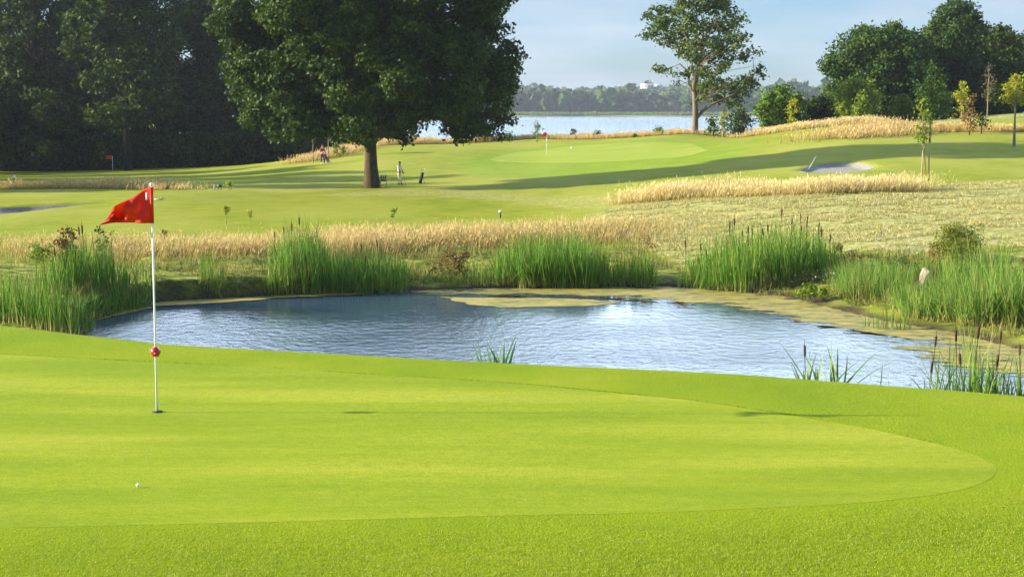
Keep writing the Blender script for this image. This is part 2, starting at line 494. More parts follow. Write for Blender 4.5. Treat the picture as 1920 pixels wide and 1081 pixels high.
def grass_ground_mat():
    m, t, out = new_mat('ground_grass')
    big = nz(t, .12, 4, .55, sc=(1, .5, 1)); mid = nz(t, .9, 4, .6, sc=(.6, .5, 1)); fine = nz(t, 45, 4, .7, sc=(1, .55, 1)); f2 = nz(t, 7, 4, .7, sc=(.6, .6, 1))
    base = ramp(t, mid, [(.25, (.155, .205, .010)), (.5, (.22, .25, .014)), (.75, (.29, .285, .03))])
    base = mixc(t, ramp(t, big, [(.38, (0, 0, 0)), (.62, (1, 1, 1))]), base, (.28, .29, .040))
    lf = t.nodes.new('ShaderNodeMath'); lf.operation = 'MULTIPLY'; lf.inputs[1].default_value = .55; t.links.new(attr(t, 'lush'), lf.inputs[0])
    lush = mixc(t, lf.outputs[0], base, ramp(t, mid, [(.3, (.12, .24, .008)), (.7, (.17, .28, .012))]))
    straw = ramp(t, f2, [(.25, (.11, .14, .025)), (.42, (.24, .25, .06)), (.58, (.46, .41, .15)), (.8, (.66, .58, .29))])
    streak = nz(t, 2.2, 5, .7, sc=(.35, 1.6, 1))
    straw = mixc(t, ramp(t, streak, [(.50, (0, 0, 0)), (.64, (.8, .8, .8))]), straw, (.15, .17, .035))
    wild = ramp(t, nz(t, 2.4, 6, .75, sc=(.7, 1, 1)), [(.36, (.035, .045, .010)), (.47, (.13, .16, .02)), (.56, (.29, .31, .05)), (.70, (.44, .39, .16))])
    mud = ramp(t, nz(t, 9, 4), [(.3, (.03, .025, .016)), (.7, (.10, .075, .04))])  # shore mud, its colour darkened to stand in for shade under the bank
    c = mixc(t, attr(t, 'straw'), lush, straw)
    c = mixc(t, attr(t, 'wild'), c, wild)
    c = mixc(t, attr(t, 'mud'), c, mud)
    c = mixc(t, 1.0, c, ramp(t, fine, [(.3, (.55, .62, .60)), (.5, (1, 1, 1)), (.7, (1.42, 1.34, 1.2))]), 'MULTIPLY')
    c = mixc(t, 1.0, c, ramp(t, nz(t, 3.2, 5, .75, sc=(.5, 1.2, 1)), [(.3, (.80, .86, .84)), (.5, (1, 1, 1)), (.72, (1.22, 1.14, 1.1))]), 'MULTIPLY')
    c = mixc(t, attr(t, 'near'), c, mixc(t, 1.0, ramp(t, mid, [(.3, (.155, .228, .004)), (.55, (.205, .268, .005)), (.8, (.27, .295, .02))]), ramp(t, nz(t, 60, 4, .8), [(.3, (.62, .68, .6)), (.5, (1, 1, 1)), (.7, (1.32, 1.24, 1.2))]), 'MULTIPLY'))
    bm = t.nodes.new('ShaderNodeMath'); bm.operation = 'ADD'
    t.links.new(fine, bm.inputs[0]); t.links.new(f2, bm.inputs[1])
    prin(t, out, c, .95, .04, bump=bm.outputs[0], bstr=.55, bdist=.035)
    return m
M_ground = grass_ground_mat()
nxg, nyg = len(gx), len(gy)
idx = np.arange(nxg * nyg).reshape(nyg, nxg)
gf = np.stack([idx[:-1, :-1], idx[:-1, 1:], idx[1:, 1:], idx[1:, :-1]], -1).reshape(-1, 4)
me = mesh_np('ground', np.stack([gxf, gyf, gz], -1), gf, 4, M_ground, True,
             {'straw': ('POINT', z_straw), 'wild': ('POINT', z_wild), 'mud': ('POINT', z_mud_shade), 'lush': ('POINT', z_lush), 'near': ('POINT', z_near)})
tag(link('ground', me), 'mown grass ground with fairways, straw meadow and banks', kind='structure')

def sheet(name, poly, mat, lift, rings=30, seg=140, dome=0.0):
    """A sheet that follows the ground inside a closed outline."""
    P = np.array(poly, float); n = len(P)
    d = np.r_[0, np.cumsum(np.linalg.norm(np.roll(P, -1, 0) - P, axis=1))]
    u = np.linspace(0, d[-1], seg, endpoint=False)
    Q = np.vstack([P, P[:1]])
    o = np.stack([np.interp(u, d, Q[:, 0]), np.interp(u, d, Q[:, 1])], -1)
    for _ in range(4): o = .5 * o + .25 * (np.roll(o, 1, 0) + np.roll(o, -1, 0))
    c = o.mean(0); v = []
    for i in range(rings + 1):
        v.append(c + (o - c) * max(i / rings, 1e-3))
    v = np.concatenate(v); z = H(v[:, 0], v[:, 1]) + lift
    v = np.vstack([v, o, o]); z = np.concatenate([z, z[-seg:], z[-seg:] - lift - .02]) if lift else np.concatenate([z, z[-seg:], z[-seg:]])
    f = [(i * seg + j, i * seg + (j + 1) % seg, (i + 1) * seg + (j + 1) % seg, (i + 1) * seg + j) for i in list(range(rings)) + [rings + 1] for j in range(seg)]
    f = np.array(f)[:, ::-1] if False else np.array(f)
    me = mesh_np(name, np.column_stack([v, z]), f, 4, mat, True)
    return me, o

def turf_mat(name, a, b, c, patch):
    m, t, out = new_mat(name)
    st = nz(t, 1.0, 4, .55, sc=(.16, .95, 1)); fine = nz(t, 70, 4, .8, sc=(1, .5, 1)); mid = nz(t, 5.5, 4, .7, sc=(.45, 1, 1))
    col = ramp(t, st, [(.36, a), (.5, b), (.64, c)])
    col = mixc(t, ramp(t, mid, [(.35, (0, 0, 0)), (.75, (.5, .5, .5))]), col, patch)
    col = mixc(t, 1.0, col, ramp(t, fine, [(.3, (.66, .73, .68)), (.5, (1, 1, 1)), (.7, (1.32, 1.25, 1.2))]), 'MULTIPLY')
    col = mixc(t, 1.0, col, ramp(t, nz(t, 13, 4, .75, sc=(.6, 1, 1)), [(.3, (.84, .90, .84)), (.5, (1, 1, 1)), (.7, (1.15, 1.08, 1.1))]), 'MULTIPLY')
    mk = nz(t, 9, 2, .5); col = mixc(t, ramp(t, mk, [(.70, (0, 0, 0)), (.76, (.5, .5, .5))]), col, (.20, .19, .03))
    prin(t, out, col, .95, .03, bump=fine, bstr=.4, bdist=.012)
    return m
M_turf = turf_mat('putting_turf', (.170, .238, .008), (.222, .280, .011), (.300, .325, .026), (.250, .285, .026))
M_turf2 = turf_mat('distant_turf', (.215, .280, .03), (.245, .300, .035), (.28, .32, .05), (.24, .29, .035))
green_px = [(0,663),(500,690),(960,718),(1300,750),(1600,795),(1800,840),(1880,872),(1862,900),(1780,925),(1600,944),(1200,962),(960,966),(500,978),(0,988),(-500,988)]
green_w = [tuple(at_z(a, b, 0)[:2]) for a, b in green_px] + [(-10.5,13.5),(-12,17),(-9.5,19.6)]
me, green_o = sheet('putting_green', green_w, M_turf, .0014, 60, 220)
tag(link('putting_green', me), 'close-mown putting green around the near flagstick', kind='structure')
fg = [ground_at(a, b)[:2] for a, b in [(915,300),(960,286),(1060,275),(1180,267),(1290,268),(1330,282),(1290,294),(1200,300),(1080,304),(980,304)]]
me, far_green_o = sheet('putting_green', fg, M_turf2, .015, 24, 120)
tag(link('putting_green', me), 'pale round putting green on the rise in front of the lake', kind='structure')
M_sand = plain('bunker_sand', (.23, .215, .195), .95, .1, .2, 6.0)
for pl, lb in ((bunk_r, 'sand bunker in the slope below the right-hand trees'), (bunk_l, 'sand bunker at the left edge of the fairway')):
    pl2 = pl.mean(0) + (pl - pl.mean(0)) * .97
    me, _ = sheet('bunker', pl2, M_sand, .03, 14, 90)
    tag(link('bunker', me), lb, kind='structure')

# ------------------------------------------------------------------ water
def water_mat(name, tint, s1, s2, calm):
    m, t, out = new_mat(name)
    a = nz(t, s1, 3, .6, sc=(1.35, .9, 1)); b = nz(t, s2, 2, .5, sc=(1.0, .8, 1))
    ad = t.nodes.new('ShaderNodeMath'); ad.operation = 'MULTIPLY_ADD'; ad.inputs[1].default_value = .5
    t.links.new(a, ad.inputs[0]); t.links.new(b, ad.inputs[2])
    p = prin(t, out, tint, .03, .5, bump=ad.outputs[0], bstr=1.0, bdist=.05)
    p.inputs['IOR'].default_value = 1.333
    bump = [n for n in t.nodes if n.type == 'BUMP'][0]
    if calm:   # sheltered smooth water under the far reeds, wind ripples in the open middle
        g = t.nodes.new('ShaderNodeNewGeometry'); s = t.nodes.new('ShaderNodeSeparateXYZ')
        t.links.new(g.outputs['Position'], s.inputs[0])
        y = t.nodes.new('ShaderNodeMath'); y.operation = 'MULTIPLY_ADD'; y.inputs[1].default_value = 6.0
        t.links.new(nz(t, .35, 2), y.inputs[0]); t.links.new(s.outputs['Y'], y.inputs[2])
        r = t.nodes.new('ShaderNodeMapRange'); r.interpolation_type = 'SMOOTHSTEP'
        r.inputs['From Min'].default_value = 54.0; r.inputs['From Max'].default_value = 46.0
        r.inputs['To Min'].default_value = calm[0]; r.inputs['To Max'].default_value = calm[1]
        w = t.nodes.new('ShaderNodeMapRange'); w.inputs['From Min'].default_value = .35; w.inputs['From Max'].default_value = .65; w.inputs['To Min'].default_value = .7; w.inputs['To Max'].default_value = 1.35
        t.links.new(nz(t, .28, 4, .6, sc=(.6, 1.2, 1)), w.inputs['Value'])
        ml = t.nodes.new('ShaderNodeMath'); ml.operation = 'MULTIPLY'
        t.links.new(y.outputs[0], r.inputs['Value']); t.links.new(r.outputs[0], ml.inputs[0]); t.links.new(w.outputs[0], ml.inputs[1]); t.links.new(ml.outputs[0], bump.inputs['Distance'])
    return m
M_pond = water_mat('pond_water', (.04, .075, .11), 9.0, 3.0, (.008, .045))
M_lake = water_mat('lake_water', (.05, .12, .22), .9, .25, None)
for n in M_lake.node_tree.nodes:
    if n.type == 'BUMP': n.inputs['Distance'].default_value = .35
me, _ = sheet('pond_water', pond_poly.mean(0) + (pond_poly - pond_poly.mean(0)) * 1.05, M_pond, 0, 2, 160)
co = np.empty(len(me.vertices) * 3); me.vertices.foreach_get('co', co); co[2::3] = PW; me.vertices.foreach_set('co', co)
tag(link('pond', me), 'rippled blue pond between the green and the reeds', kind='structure')
gq = np.array([(-400,205,LK),(500,205,LK),(4000,1460,LK),(-4000,1460,LK)], float)
me = mesh_np('lake', gq, [(0, 1, 2, 3)], 4, M_lake)
tag(link('lake', me), 'wide blue lake beyond the ridge', kind='structure')
# ------------------------------------------------------------------ blades (grass, reeds)
def blades(P, h, w, lean=.25, bend=.3, leanx=0.0, seg=3, tip=.15, r=rng):
    """P (n,3) roots; returns verts, quads, per-face random"""
    n = len(P); h = np.broadcast_to(h, n); w = np.broadcast_to(w, n)
    a = r.uniform(0, 2 * math.pi, n); l = r.normal(0, lean, n)
    l = np.where(r.uniform(0, 1, n) < .07, l * 3 + .35 * np.sign(l), l)
    dx = np.cos(a) * l + leanx + r.normal(0, .05, n); dy = np.sin(a) * l
    b = r.uniform(0, bend, n); fa = r.uniform(0, math.pi, n)
    wx, wy = np.cos(fa) * w / 2, np.sin(fa) * w / 2
    V = np.empty((n, seg + 1, 2, 3))
    for k in range(seg + 1):
        t = k / seg
        cx = P[:, 0] + dx * h * (t + b * t * t); cy = P[:, 1] + dy * h * (t + b * t * t)
        cz = P[:, 2] + h * (t - .35 * b * t * t * (1 + np.abs(l)))
        ww = (1 - (1 - tip) * t ** 1.6)
        V[:, k, 0] = np.stack([cx - wx * ww, cy - wy * ww, cz], -1)
        V[:, k, 1] = np.stack([cx + wx * ww, cy + wy * ww, cz], -1)
    base = np.arange(n)[:, None] * (seg + 1) * 2
    f = np.stack([np.stack([base[:, 0] + 2 * k, base[:, 0] + 2 * k + 1, base[:, 0] + 2 * k + 3, base[:, 0] + 2 * k + 2], -1) for k in range(seg)], 1)
    tipco = V[:, seg].mean(1)
    rnd = np.repeat(r.uniform(0, 1, n), seg)
    hgt = np.tile(np.repeat(np.arange(seg + 1) / seg, 2), n)
    return V.reshape(-1, 3), f.reshape(-1, 4), rnd, hgt, tipco

def blade_obj(name, sets, mat, parent=None, kind=None, label=None):
    vs, fs, rs, hs = [], [], [], []; k = 0
    for v, f, r_, h_, _ in sets:
        vs.append(v); fs.append(f + k); rs.append(r_); hs.append(h_); k += len(v)
    me = mesh_np(name, np.concatenate(vs), np.concatenate(fs), 4, mat, False, {'rnd': ('FACE', np.concatenate(rs)), 'hgt': ('POINT', np.concatenate(hs))})
    o = link(name, me, parent)
    return tag(o, label, kind=kind)

def blademat(name, cols, root, tipc=None, trans=.3):
    m, t, out = new_mat(name)
    n = len(cols)
    c = ramp(t, attr(t, 'rnd'), [(i / max(1, n - 1), c) for i, c in enumerate(cols)])
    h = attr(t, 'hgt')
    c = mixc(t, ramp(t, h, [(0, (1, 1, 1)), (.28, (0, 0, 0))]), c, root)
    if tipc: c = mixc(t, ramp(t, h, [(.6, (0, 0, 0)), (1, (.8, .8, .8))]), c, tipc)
    p = prin(t, None, c, .6, .2)
    tr = t.nodes.new('ShaderNodeBsdfTranslucent'); t.links.new(c, tr.inputs[0])
    ms = t.nodes.new('ShaderNodeMixShader'); ms.inputs[0].default_value = trans
    t.links.new(p.outputs[0], ms.inputs[1]); t.links.new(tr.outputs[0], ms.inputs[2]); t.links.new(ms.outputs[0], out.inputs[0])
    return m
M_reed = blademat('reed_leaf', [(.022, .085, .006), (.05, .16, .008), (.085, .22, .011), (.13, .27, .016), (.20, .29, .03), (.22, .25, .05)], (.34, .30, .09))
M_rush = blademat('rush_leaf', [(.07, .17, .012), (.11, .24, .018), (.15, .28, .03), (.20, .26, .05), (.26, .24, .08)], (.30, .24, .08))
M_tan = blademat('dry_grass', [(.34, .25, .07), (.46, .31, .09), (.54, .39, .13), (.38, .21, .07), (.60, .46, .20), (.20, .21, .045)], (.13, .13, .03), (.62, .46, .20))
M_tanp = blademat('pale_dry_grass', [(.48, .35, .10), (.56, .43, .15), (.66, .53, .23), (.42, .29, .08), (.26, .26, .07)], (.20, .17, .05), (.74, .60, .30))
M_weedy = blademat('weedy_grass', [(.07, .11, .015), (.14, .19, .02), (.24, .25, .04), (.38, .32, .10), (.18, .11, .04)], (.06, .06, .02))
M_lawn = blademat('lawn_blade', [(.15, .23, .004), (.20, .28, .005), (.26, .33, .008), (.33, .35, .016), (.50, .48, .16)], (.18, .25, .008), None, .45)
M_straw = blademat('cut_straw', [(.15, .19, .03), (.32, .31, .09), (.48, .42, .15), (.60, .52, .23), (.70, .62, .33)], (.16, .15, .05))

def on_ground(x, y, lift=0.0):
    return np.stack([x, y, H(x, y) + lift], -1)

# short grass of the collar round the near green, one mat of blades
def scatter(n, x0, x1, y0, y1, r=rng):
    return r.uniform(x0, x1, n), r.uniform(y0, y1, n)
def in_view(x, y, m=30):
    """keep what the photo shows (with a margin)"""
    return np.abs(x) < (CX + m * 3) / FPX * y + .4
sets = []
n = 520000
y = 9.3 + (22.2 - 9.3) * rng.uniform(0, 1, n) ** 1.35
x = rng.uniform(-1, 1, n) * (.36 * y + .5)
k = (y < y_edge(x) + 1.2)
x, y = x[k], y[k]
s = poly_sd(x, y, green_o)
k = s > -.05
x, y, s = x[k], y[k], s[k]
dens = 1.0
P = on_ground(x, y)
hh = rng.uniform(.005, .012, len(x)) * np.clip(.3 + s * 1.0, .3, 1.0) * (1 + .35 * vnoise(x, y, 2.0, 77)) * np.clip(1.9 - (y - 9.5) * .35, .6, 1.9)
sets.append(blades(P, hh, .0026 + .00016 * y, .5, .6, seg=1))
tag(blade_obj('collar_grass', sets, M_lawn), 'short green collar grass round the near putting green', kind='stuff')

# the cut step round the green: ragged longer blades, coloured dark as the step's shadow line
M_rim_shadow = blademat('rim_shadow_blade', [(.13, .19, .005), (.17, .23, .006), (.22, .28, .01)], (.10, .14, .005), None, .3)
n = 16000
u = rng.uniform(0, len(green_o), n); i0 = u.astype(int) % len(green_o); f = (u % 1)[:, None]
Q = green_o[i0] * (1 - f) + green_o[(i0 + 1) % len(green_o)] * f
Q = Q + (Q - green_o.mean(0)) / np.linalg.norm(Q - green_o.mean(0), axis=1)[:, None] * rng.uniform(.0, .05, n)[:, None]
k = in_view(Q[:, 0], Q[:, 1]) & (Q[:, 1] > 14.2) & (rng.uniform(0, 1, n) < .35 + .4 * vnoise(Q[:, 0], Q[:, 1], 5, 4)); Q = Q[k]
tag(blade_obj('edge_shadow_grass', [blades(on_ground(Q[:, 0], Q[:, 1]), rng.uniform(.007, .016, len(Q)), .007, .3, .3, seg=2)], M_rim_shadow), 'slightly longer grass, darkened as the shadow line along the cut edge of the near green', kind='stuff')

def strip(line, width, n, h, w, mat, label, name='tall_grass', lean=.28, leanx=.1, y0=8, extra=None, seg=3, gap=.0, seed=0):
    """tall grass along a line given by photo pixels on the ground"""
    pts = np.array([(crest_at(b) if a == 'c' else ground_at(a, b, y0))[:2] for a, b in line])
    d = np.r_[0, np.cumsum(np.linalg.norm(np.diff(pts, axis=0), axis=1))]
    u = rng.uniform(0, d[-1], n)
    X = np.interp(u, d, pts[:, 0]); Y = np.interp(u, d, pts[:, 1])
    X += rng.normal(0, width * .25, n); Y += width * (rng.beta(1.6, 1.6, n) - .15)
    nse = vnoise(X, Y, 1.1, 60 + seed) + .8 * vnoise(X, Y, 3.2, 61 + seed) + .3 * vnoise(X, Y, .35, 62 + seed)
    k = nse > -1.0 + gap
    X, Y, nse = X[k], Y[k], nse[k]
    P = on_ground(X, Y)
    hh = h * rng.uniform(.35, 1.1, len(X)) * np.clip(1 + .42 * nse, .35, 1.6)
    sets = [blades(P, hh, w, lean, .5, leanx, seg)]
    # seed heads: a short wider puff at the tip
    k = rng.uniform(0, 1, len(X)) < .5
    T = sets[0][4][k]
    if len(T):
        T = T - np.array([0, 0, .0])
        sb = blades(T - np.array([0, 0, h * .12]), h * .22, w * 1.7, .35, .6, leanx, 2, .3)
        sets.append((sb[0], sb[1], sb[2], np.ones(len(sb[3])), sb[4]))
    return tag(blade_obj(name, sets, mat), label, kind='stuff')

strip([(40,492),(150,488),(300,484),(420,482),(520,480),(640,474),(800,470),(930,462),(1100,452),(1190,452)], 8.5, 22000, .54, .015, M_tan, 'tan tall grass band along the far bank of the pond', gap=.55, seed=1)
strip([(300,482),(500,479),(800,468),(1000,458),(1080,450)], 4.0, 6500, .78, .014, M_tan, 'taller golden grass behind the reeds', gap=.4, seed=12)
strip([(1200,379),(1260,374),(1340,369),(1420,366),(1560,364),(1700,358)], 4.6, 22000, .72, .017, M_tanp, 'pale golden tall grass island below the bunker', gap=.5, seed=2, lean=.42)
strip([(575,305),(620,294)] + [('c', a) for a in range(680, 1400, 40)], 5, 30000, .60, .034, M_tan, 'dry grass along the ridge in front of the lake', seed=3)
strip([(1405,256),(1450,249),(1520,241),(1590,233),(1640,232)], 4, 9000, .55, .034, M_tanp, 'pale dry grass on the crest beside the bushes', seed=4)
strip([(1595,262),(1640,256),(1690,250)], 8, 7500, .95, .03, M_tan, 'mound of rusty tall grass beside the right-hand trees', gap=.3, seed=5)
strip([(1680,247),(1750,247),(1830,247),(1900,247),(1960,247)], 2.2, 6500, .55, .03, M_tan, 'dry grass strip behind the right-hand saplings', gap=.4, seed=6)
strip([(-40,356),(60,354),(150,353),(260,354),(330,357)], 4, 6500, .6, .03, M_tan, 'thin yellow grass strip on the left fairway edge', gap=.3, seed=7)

# cut straw lying on the meadow
def zone_poly(px_list): return np.array([ground_at(a, b)[:2] for a, b in px_list])
strip([(80,484),(300,482),(500,479),(700,476),(900,466),(1120,452)], 7, 15000, .50, .018, M_weedy, 'green undergrowth among the tan grass by the pond', gap=.5, seed=15, name='undergrowth')
zp = zone_poly([(1130,398),(1200,380),(1300,373),(1500,368),(1700,360),(1760,347),(1920,340),(2000,337),(2000,460),(1920,464),(1700,478),(1600,476),(1450,500),(1300,503),(1180,452)])
n = 230000
x = rng.uniform(zp[:, 0].min(), zp[:, 0].max(), n); y = rng.uniform(zp[:, 1].min(), zp[:, 1].max(), n)
k = (poly_sd(x, y, zp) < .5 * vnoise(x, y, 2, 5)) & (vnoise(x, y * 1.6, 1.3, 14) + .9 * vnoise(x, y * 1.8, 4.5, 15) > .0)
x, y = x[k], y[k]
tag(blade_obj('cut_straw', [blades(on_ground(x, y), rng.uniform(.05, .17, len(x)), .022, .9, .6, seg=2)], M_straw), 'cut straw stubble over the dry meadow', kind='stuff')

# low weedy growth on the far bank of the pond
zp = zone_poly([(150,500),(300,490),(500,487),(800,478),(1180,462),(1300,503),(1450,500),(1600,478),(1920,466),(2000,470),(2000,632),(1850,636),(1700,600),(1560,560),(1290,533),(900,537),(620,547),(400,557),(270,568),(180,585),(60,600),(-60,606),(-80,500)])
n = 90000
x = rng.uniform(zp[:, 0].min(), zp[:, 0].max(), n); y = rng.uniform(zp[:, 1].min(), zp[:, 1].max(), n)
nn = vnoise(x, y, 1.3, 24) + .8 * vnoise(x, y, 3.3, 25)
k = (poly_sd(x, y, zp) < 0) & (nn > -.35) & in_view(x, y)
x, y, nn = x[k], y[k], nn[k]
hh = rng.uniform(.06, .26, len(x)) * (1 + 1.5 * np.clip(nn, -.3, 1))
tag(blade_obj('bank_grass', [blades(on_ground(x, y), hh, .018, .5, .5, seg=2)], M_weedy), 'tufts of green and brown grass on the pond bank', kind='stuff')

# ------------------------------------------------------------------ cattails and rushes
M_head = plain('cattail_brown', (.055, .028, .014), .9, .1, .3, 30)
M_stem = plain('cattail_stem', (.22, .27, .06), .7, .2, .2, 20)
def make_head_mesh():
    b = Bag()
    z = np.array([-1.0, -.02, 0, .02, .2, .22, .24, .34]); r_ = [.006, .006, .012, .021, .021, .012, .004, .003]
    b.tube(np.stack([z * 0, z * 0, z], -1), r_, 6, False)
    return b
HEAD_ME = None
def reeds(name, px0, px1, row, h, n, label, cat='reeds', depth=2.2, heads=0, mat=None, w=.028, lean=.15, group=None, rows=None, edge=.25, water=False, fringe=.25, topfn=None, seed=0, hh0=.6, part='reed_leaves'):
    """one stand of reeds between two photo columns, rooted on the row given"""
    global HEAD_ME
    r = np.random.default_rng(100 + seed)
    rws = rows or [(px0, row), (px1, row)]
    def root(px):
        rr = np.interp(px, [a for a, _ in rws], [b for _, b in rws])
        p = at_z(px, rr, PW) ; return p
    A, B = root(px0), root(px1)
    c = (A + B) / 2; c[2] = max(PW, h1(c[0], c[1]))
    if water: c[2] = PW
    t = empty(name, c)
    px = r.uniform(px0, px1, n) if edge == 0 else px0 + (px1 - px0) * r.beta(1.25, 1.25, n)
    rr = np.interp(px, [a for a, _ in rws], [b for _, b in rws])
    Q = at_z(px, rr, PW)
    Q[:, 1] += depth * r.uniform(0, 1, n) ** 1.3 + .25 * vnoise(Q[:, 0], Q[:, 1], 2.5, seed)
    z = H(Q[:, 0], Q[:, 1]); z = np.maximum(z, PW - .25)
    P = np.column_stack([Q[:, 0], Q[:, 1], z])
    e = np.clip(np.minimum(px - px0, px1 - px) / ((px1 - px0) * fringe + 1e-6), 0, 1)
    prof = topfn(np.clip((px - px0) / (px1 - px0), 0, 1)) if topfn else 1
    hh = h * (hh0 + (1 - hh0) * e ** .6) * prof * r.uniform(.45, 1.12, n) * (1 + .2 * vnoise(P[:, 0], P[:, 1], 3.0, seed + 5))
    s1 = blades(P - c, hh, w * r.uniform(.7, 1.3, n), lean, .45, -.03, 4, .12, r)
    o = blade_obj(part, [s1], mat or M_reed, t)
    if heads:
        if HEAD_ME is None:
            b = make_head_mesh(); HEAD_ME = b.mesh('seed_head', M_head, True)
        idx = r.choice(n, heads, replace=False)
        for i in idx:
            hd = link('seed_head', HEAD_ME, t)
            hd.location = (P[i] - c) + np.array([r.normal(0, .03), r.normal(0, .03) - .1, h * .92 * r.uniform(.88, 1.12) * float(topfn((px[i] - px0) / (px1 - px0)) if topfn else 1) * (hh0 + (1 - hh0) * e[i] ** .6)])
            hd.rotation_euler = (r.normal(0, .06), r.normal(0, .08), r.uniform(0, 6)); s_ = r.uniform(.85, 1.2); hd.scale = (s_ * 1.15, s_ * 1.15, s_)
    return tag(t, label, cat, group or 'stands of reeds and rushes round the pond')

reeds('reed_stand', -60, 150, 622, 1.7, 950, 'green reeds rooted at the left edge of the pond beside the green', rows=[(-60,618),(0,620),(150,632)], depth=2.4, seed=1, topfn=lambda u: 1 - .25 * u)
reeds('reed_stand', 40, 270, 585, 1.75, 1100, 'dark green reeds with rusty weeds behind them at the left end of the pond', rows=[(40,604),(150,590),(270,580)], depth=2.6, seed=2, topfn=lambda u: .68 + .42 * np.exp(-((u - .48) / .18) ** 2) - .35 * np.clip(u - .6, 0, 1), heads=5)
reeds('reed_stand', 372, 420, 560, .95, 110, 'small tuft of reeds on the dark bank right of the near flagstick', depth=.6, seed=3, w=.02)
reeds('reed_stand', 495, 762, 553, 1.62, 2000, 'broad stand of tall green reeds at the back of the pond, nearest the flagstick', rows=[(495,556),(620,553),(762,549)], depth=3.4, heads=7, seed=4, topfn=lambda u: 1.12 - .42 * u + .1 * np.sin(u * 9))
reeds('reed_stand', 795, 935, 541, .85, 300, 'thin short reeds among brown weeds on the back bank', depth=2.0, seed=5, w=.018, topfn=lambda u: .7 + .5 * u)
reeds('reed_stand', 925, 1152, 541, 1.9, 1900, 'tall green reed stand at the back of the pond in front of the golden grass', depth=3.0, seed=6, topfn=lambda u: .85 + .22 * np.sin(3.0 * u + .3), heads=0)
reeds('reed_stand', 1150, 1236, 538, 1.15, 330, 'short dark reeds right of the tall back stand, by a rusty shrub', depth=1.6, seed=7)
reeds('reed_stand', 1270, 1330, 542, 1.0, 70, 'sparse reeds at the little inlet left of the cattails', depth=1.0, seed=8, edge=0)
reeds('cattail_stand', 1305, 1590, 547, 2.05, 2300, 'large stand of cattails with dark brown heads on the far right bank', cat='cattails', rows=[(1305,543),(1400,549),(1480,545),(1590,540)], depth=4.0, heads=24, seed=9, topfn=lambda u: .72 + .33 * np.sin(math.pi * np.clip(u * 1.02, 0, 1)), w=.026)
reeds('rush_stand', 1575, 1730, 570, 1.35, 1700, 'fine green rushes between the cattails and the pale boulder', cat='rushes', rows=[(1575,568),(1730,580)], depth=3.6, seed=10, mat=M_rush, w=.016, lean=.2, topfn=lambda u: .8 + .25 * u)
reeds('rush_stand', 1695, 1860, 600, 1.25, 1700, 'bright green rushes in front of the pale boulder', cat='rushes', rows=[(1695,600),(1860,618)], depth=3.0, seed=11, mat=M_rush, w=.024, lean=.24, topfn=lambda u: .7 + .3 * u)
reeds('rush_stand', 1800, 1990, 618, 2.0, 2400, 'tall bright rushes at the right edge of the photo', cat='rushes', rows=[(1800,615),(1990,625)], depth=5.0, seed=12, mat=M_rush, w=.026, lean=.24, topfn=lambda u: .72 + .3 * u)
reeds('reed_tuft', 1640, 1712, 618, 1.3, 46, 'loose tuft of reeds standing in the algae before the rushes', cat='reeds', depth=.5, seed=13, edge=0, water=True, lean=.16, mat=M_rush)
reeds('reed_tuft', 1618, 1632, 612, .85, 9, 'single thin reed shoot in the algae at right', cat='reeds', depth=.1, seed=14, edge=0, water=True)
reeds('reed_tuft', 1806, 1834, 678, 1.5, 20, 'upright reed shoots rising from the pond near the right edge', cat='reeds', depth=.3, seed=15, edge=0, water=True, mat=M_rush)
reeds('reed_tuft', 898, 950, 690, 1.55, 24, 'small tuft of reeds poking over the lip of the green at mid picture', cat='reeds', depth=.3, seed=16, edge=0, water=True, lean=.28, w=.075, mat=M_rush, rows=[(898,697),(950,697)])
reeds('cattail_tuft', 1502, 1592, 722, 1.3, 44, 'thin cattail shoots over the lip of the green, left of the right-hand tufts', cat='cattails', depth=.4, seed=17, edge=0, water=True, heads=1, lean=.2, w=.055, mat=M_rush)
reeds('cattail_tuft', 1640, 1692, 742, 1.5, 5, 'few bent reed leaves just over the lip of the green', cat='reeds', depth=.3, seed=18, edge=0, water=True, lean=.4, w=.028)
reeds('cattail_tuft', 1745, 1812, 757, 1.6, 52, 'cattails with brown heads behind the lip, left of the two right-hand tufts', cat='cattails', depth=.5, seed=19, edge=0, water=True, heads=3, lean=.24, w=.04, mat=M_rush)
reeds('cattail_tuft', 1808, 1884, 760, 1.75, 120, 'densest near tuft of cattails with brown heads at the lip of the green', cat='cattails', depth=.7, seed=20, edge=0, water=True, heads=4, lean=.22, w=.04, mat=M_rush)
reeds('cattail_tuft', 1876, 1940, 764, 1.5, 60, 'near cattails cut by the right edge of the photo', cat='cattails', depth=.5, seed=21, edge=0, water=True, heads=2, lean=.25, w=.04, mat=M_rush)

reeds('rush_stand', 1712, 1778, 562, 1.0, 420, 'short rushes right at the foot of the pale boulder', cat='rushes', depth=.8, seed=25, mat=M_rush, w=.02, lean=.25)
reeds('reed_stand', 140, 262, 598, .7, 260, 'low reed fringe over the mud at the left tip of the pond', depth=1.4, seed=26, rows=[(140,612),(200,594),(262,582)], lean=.25)

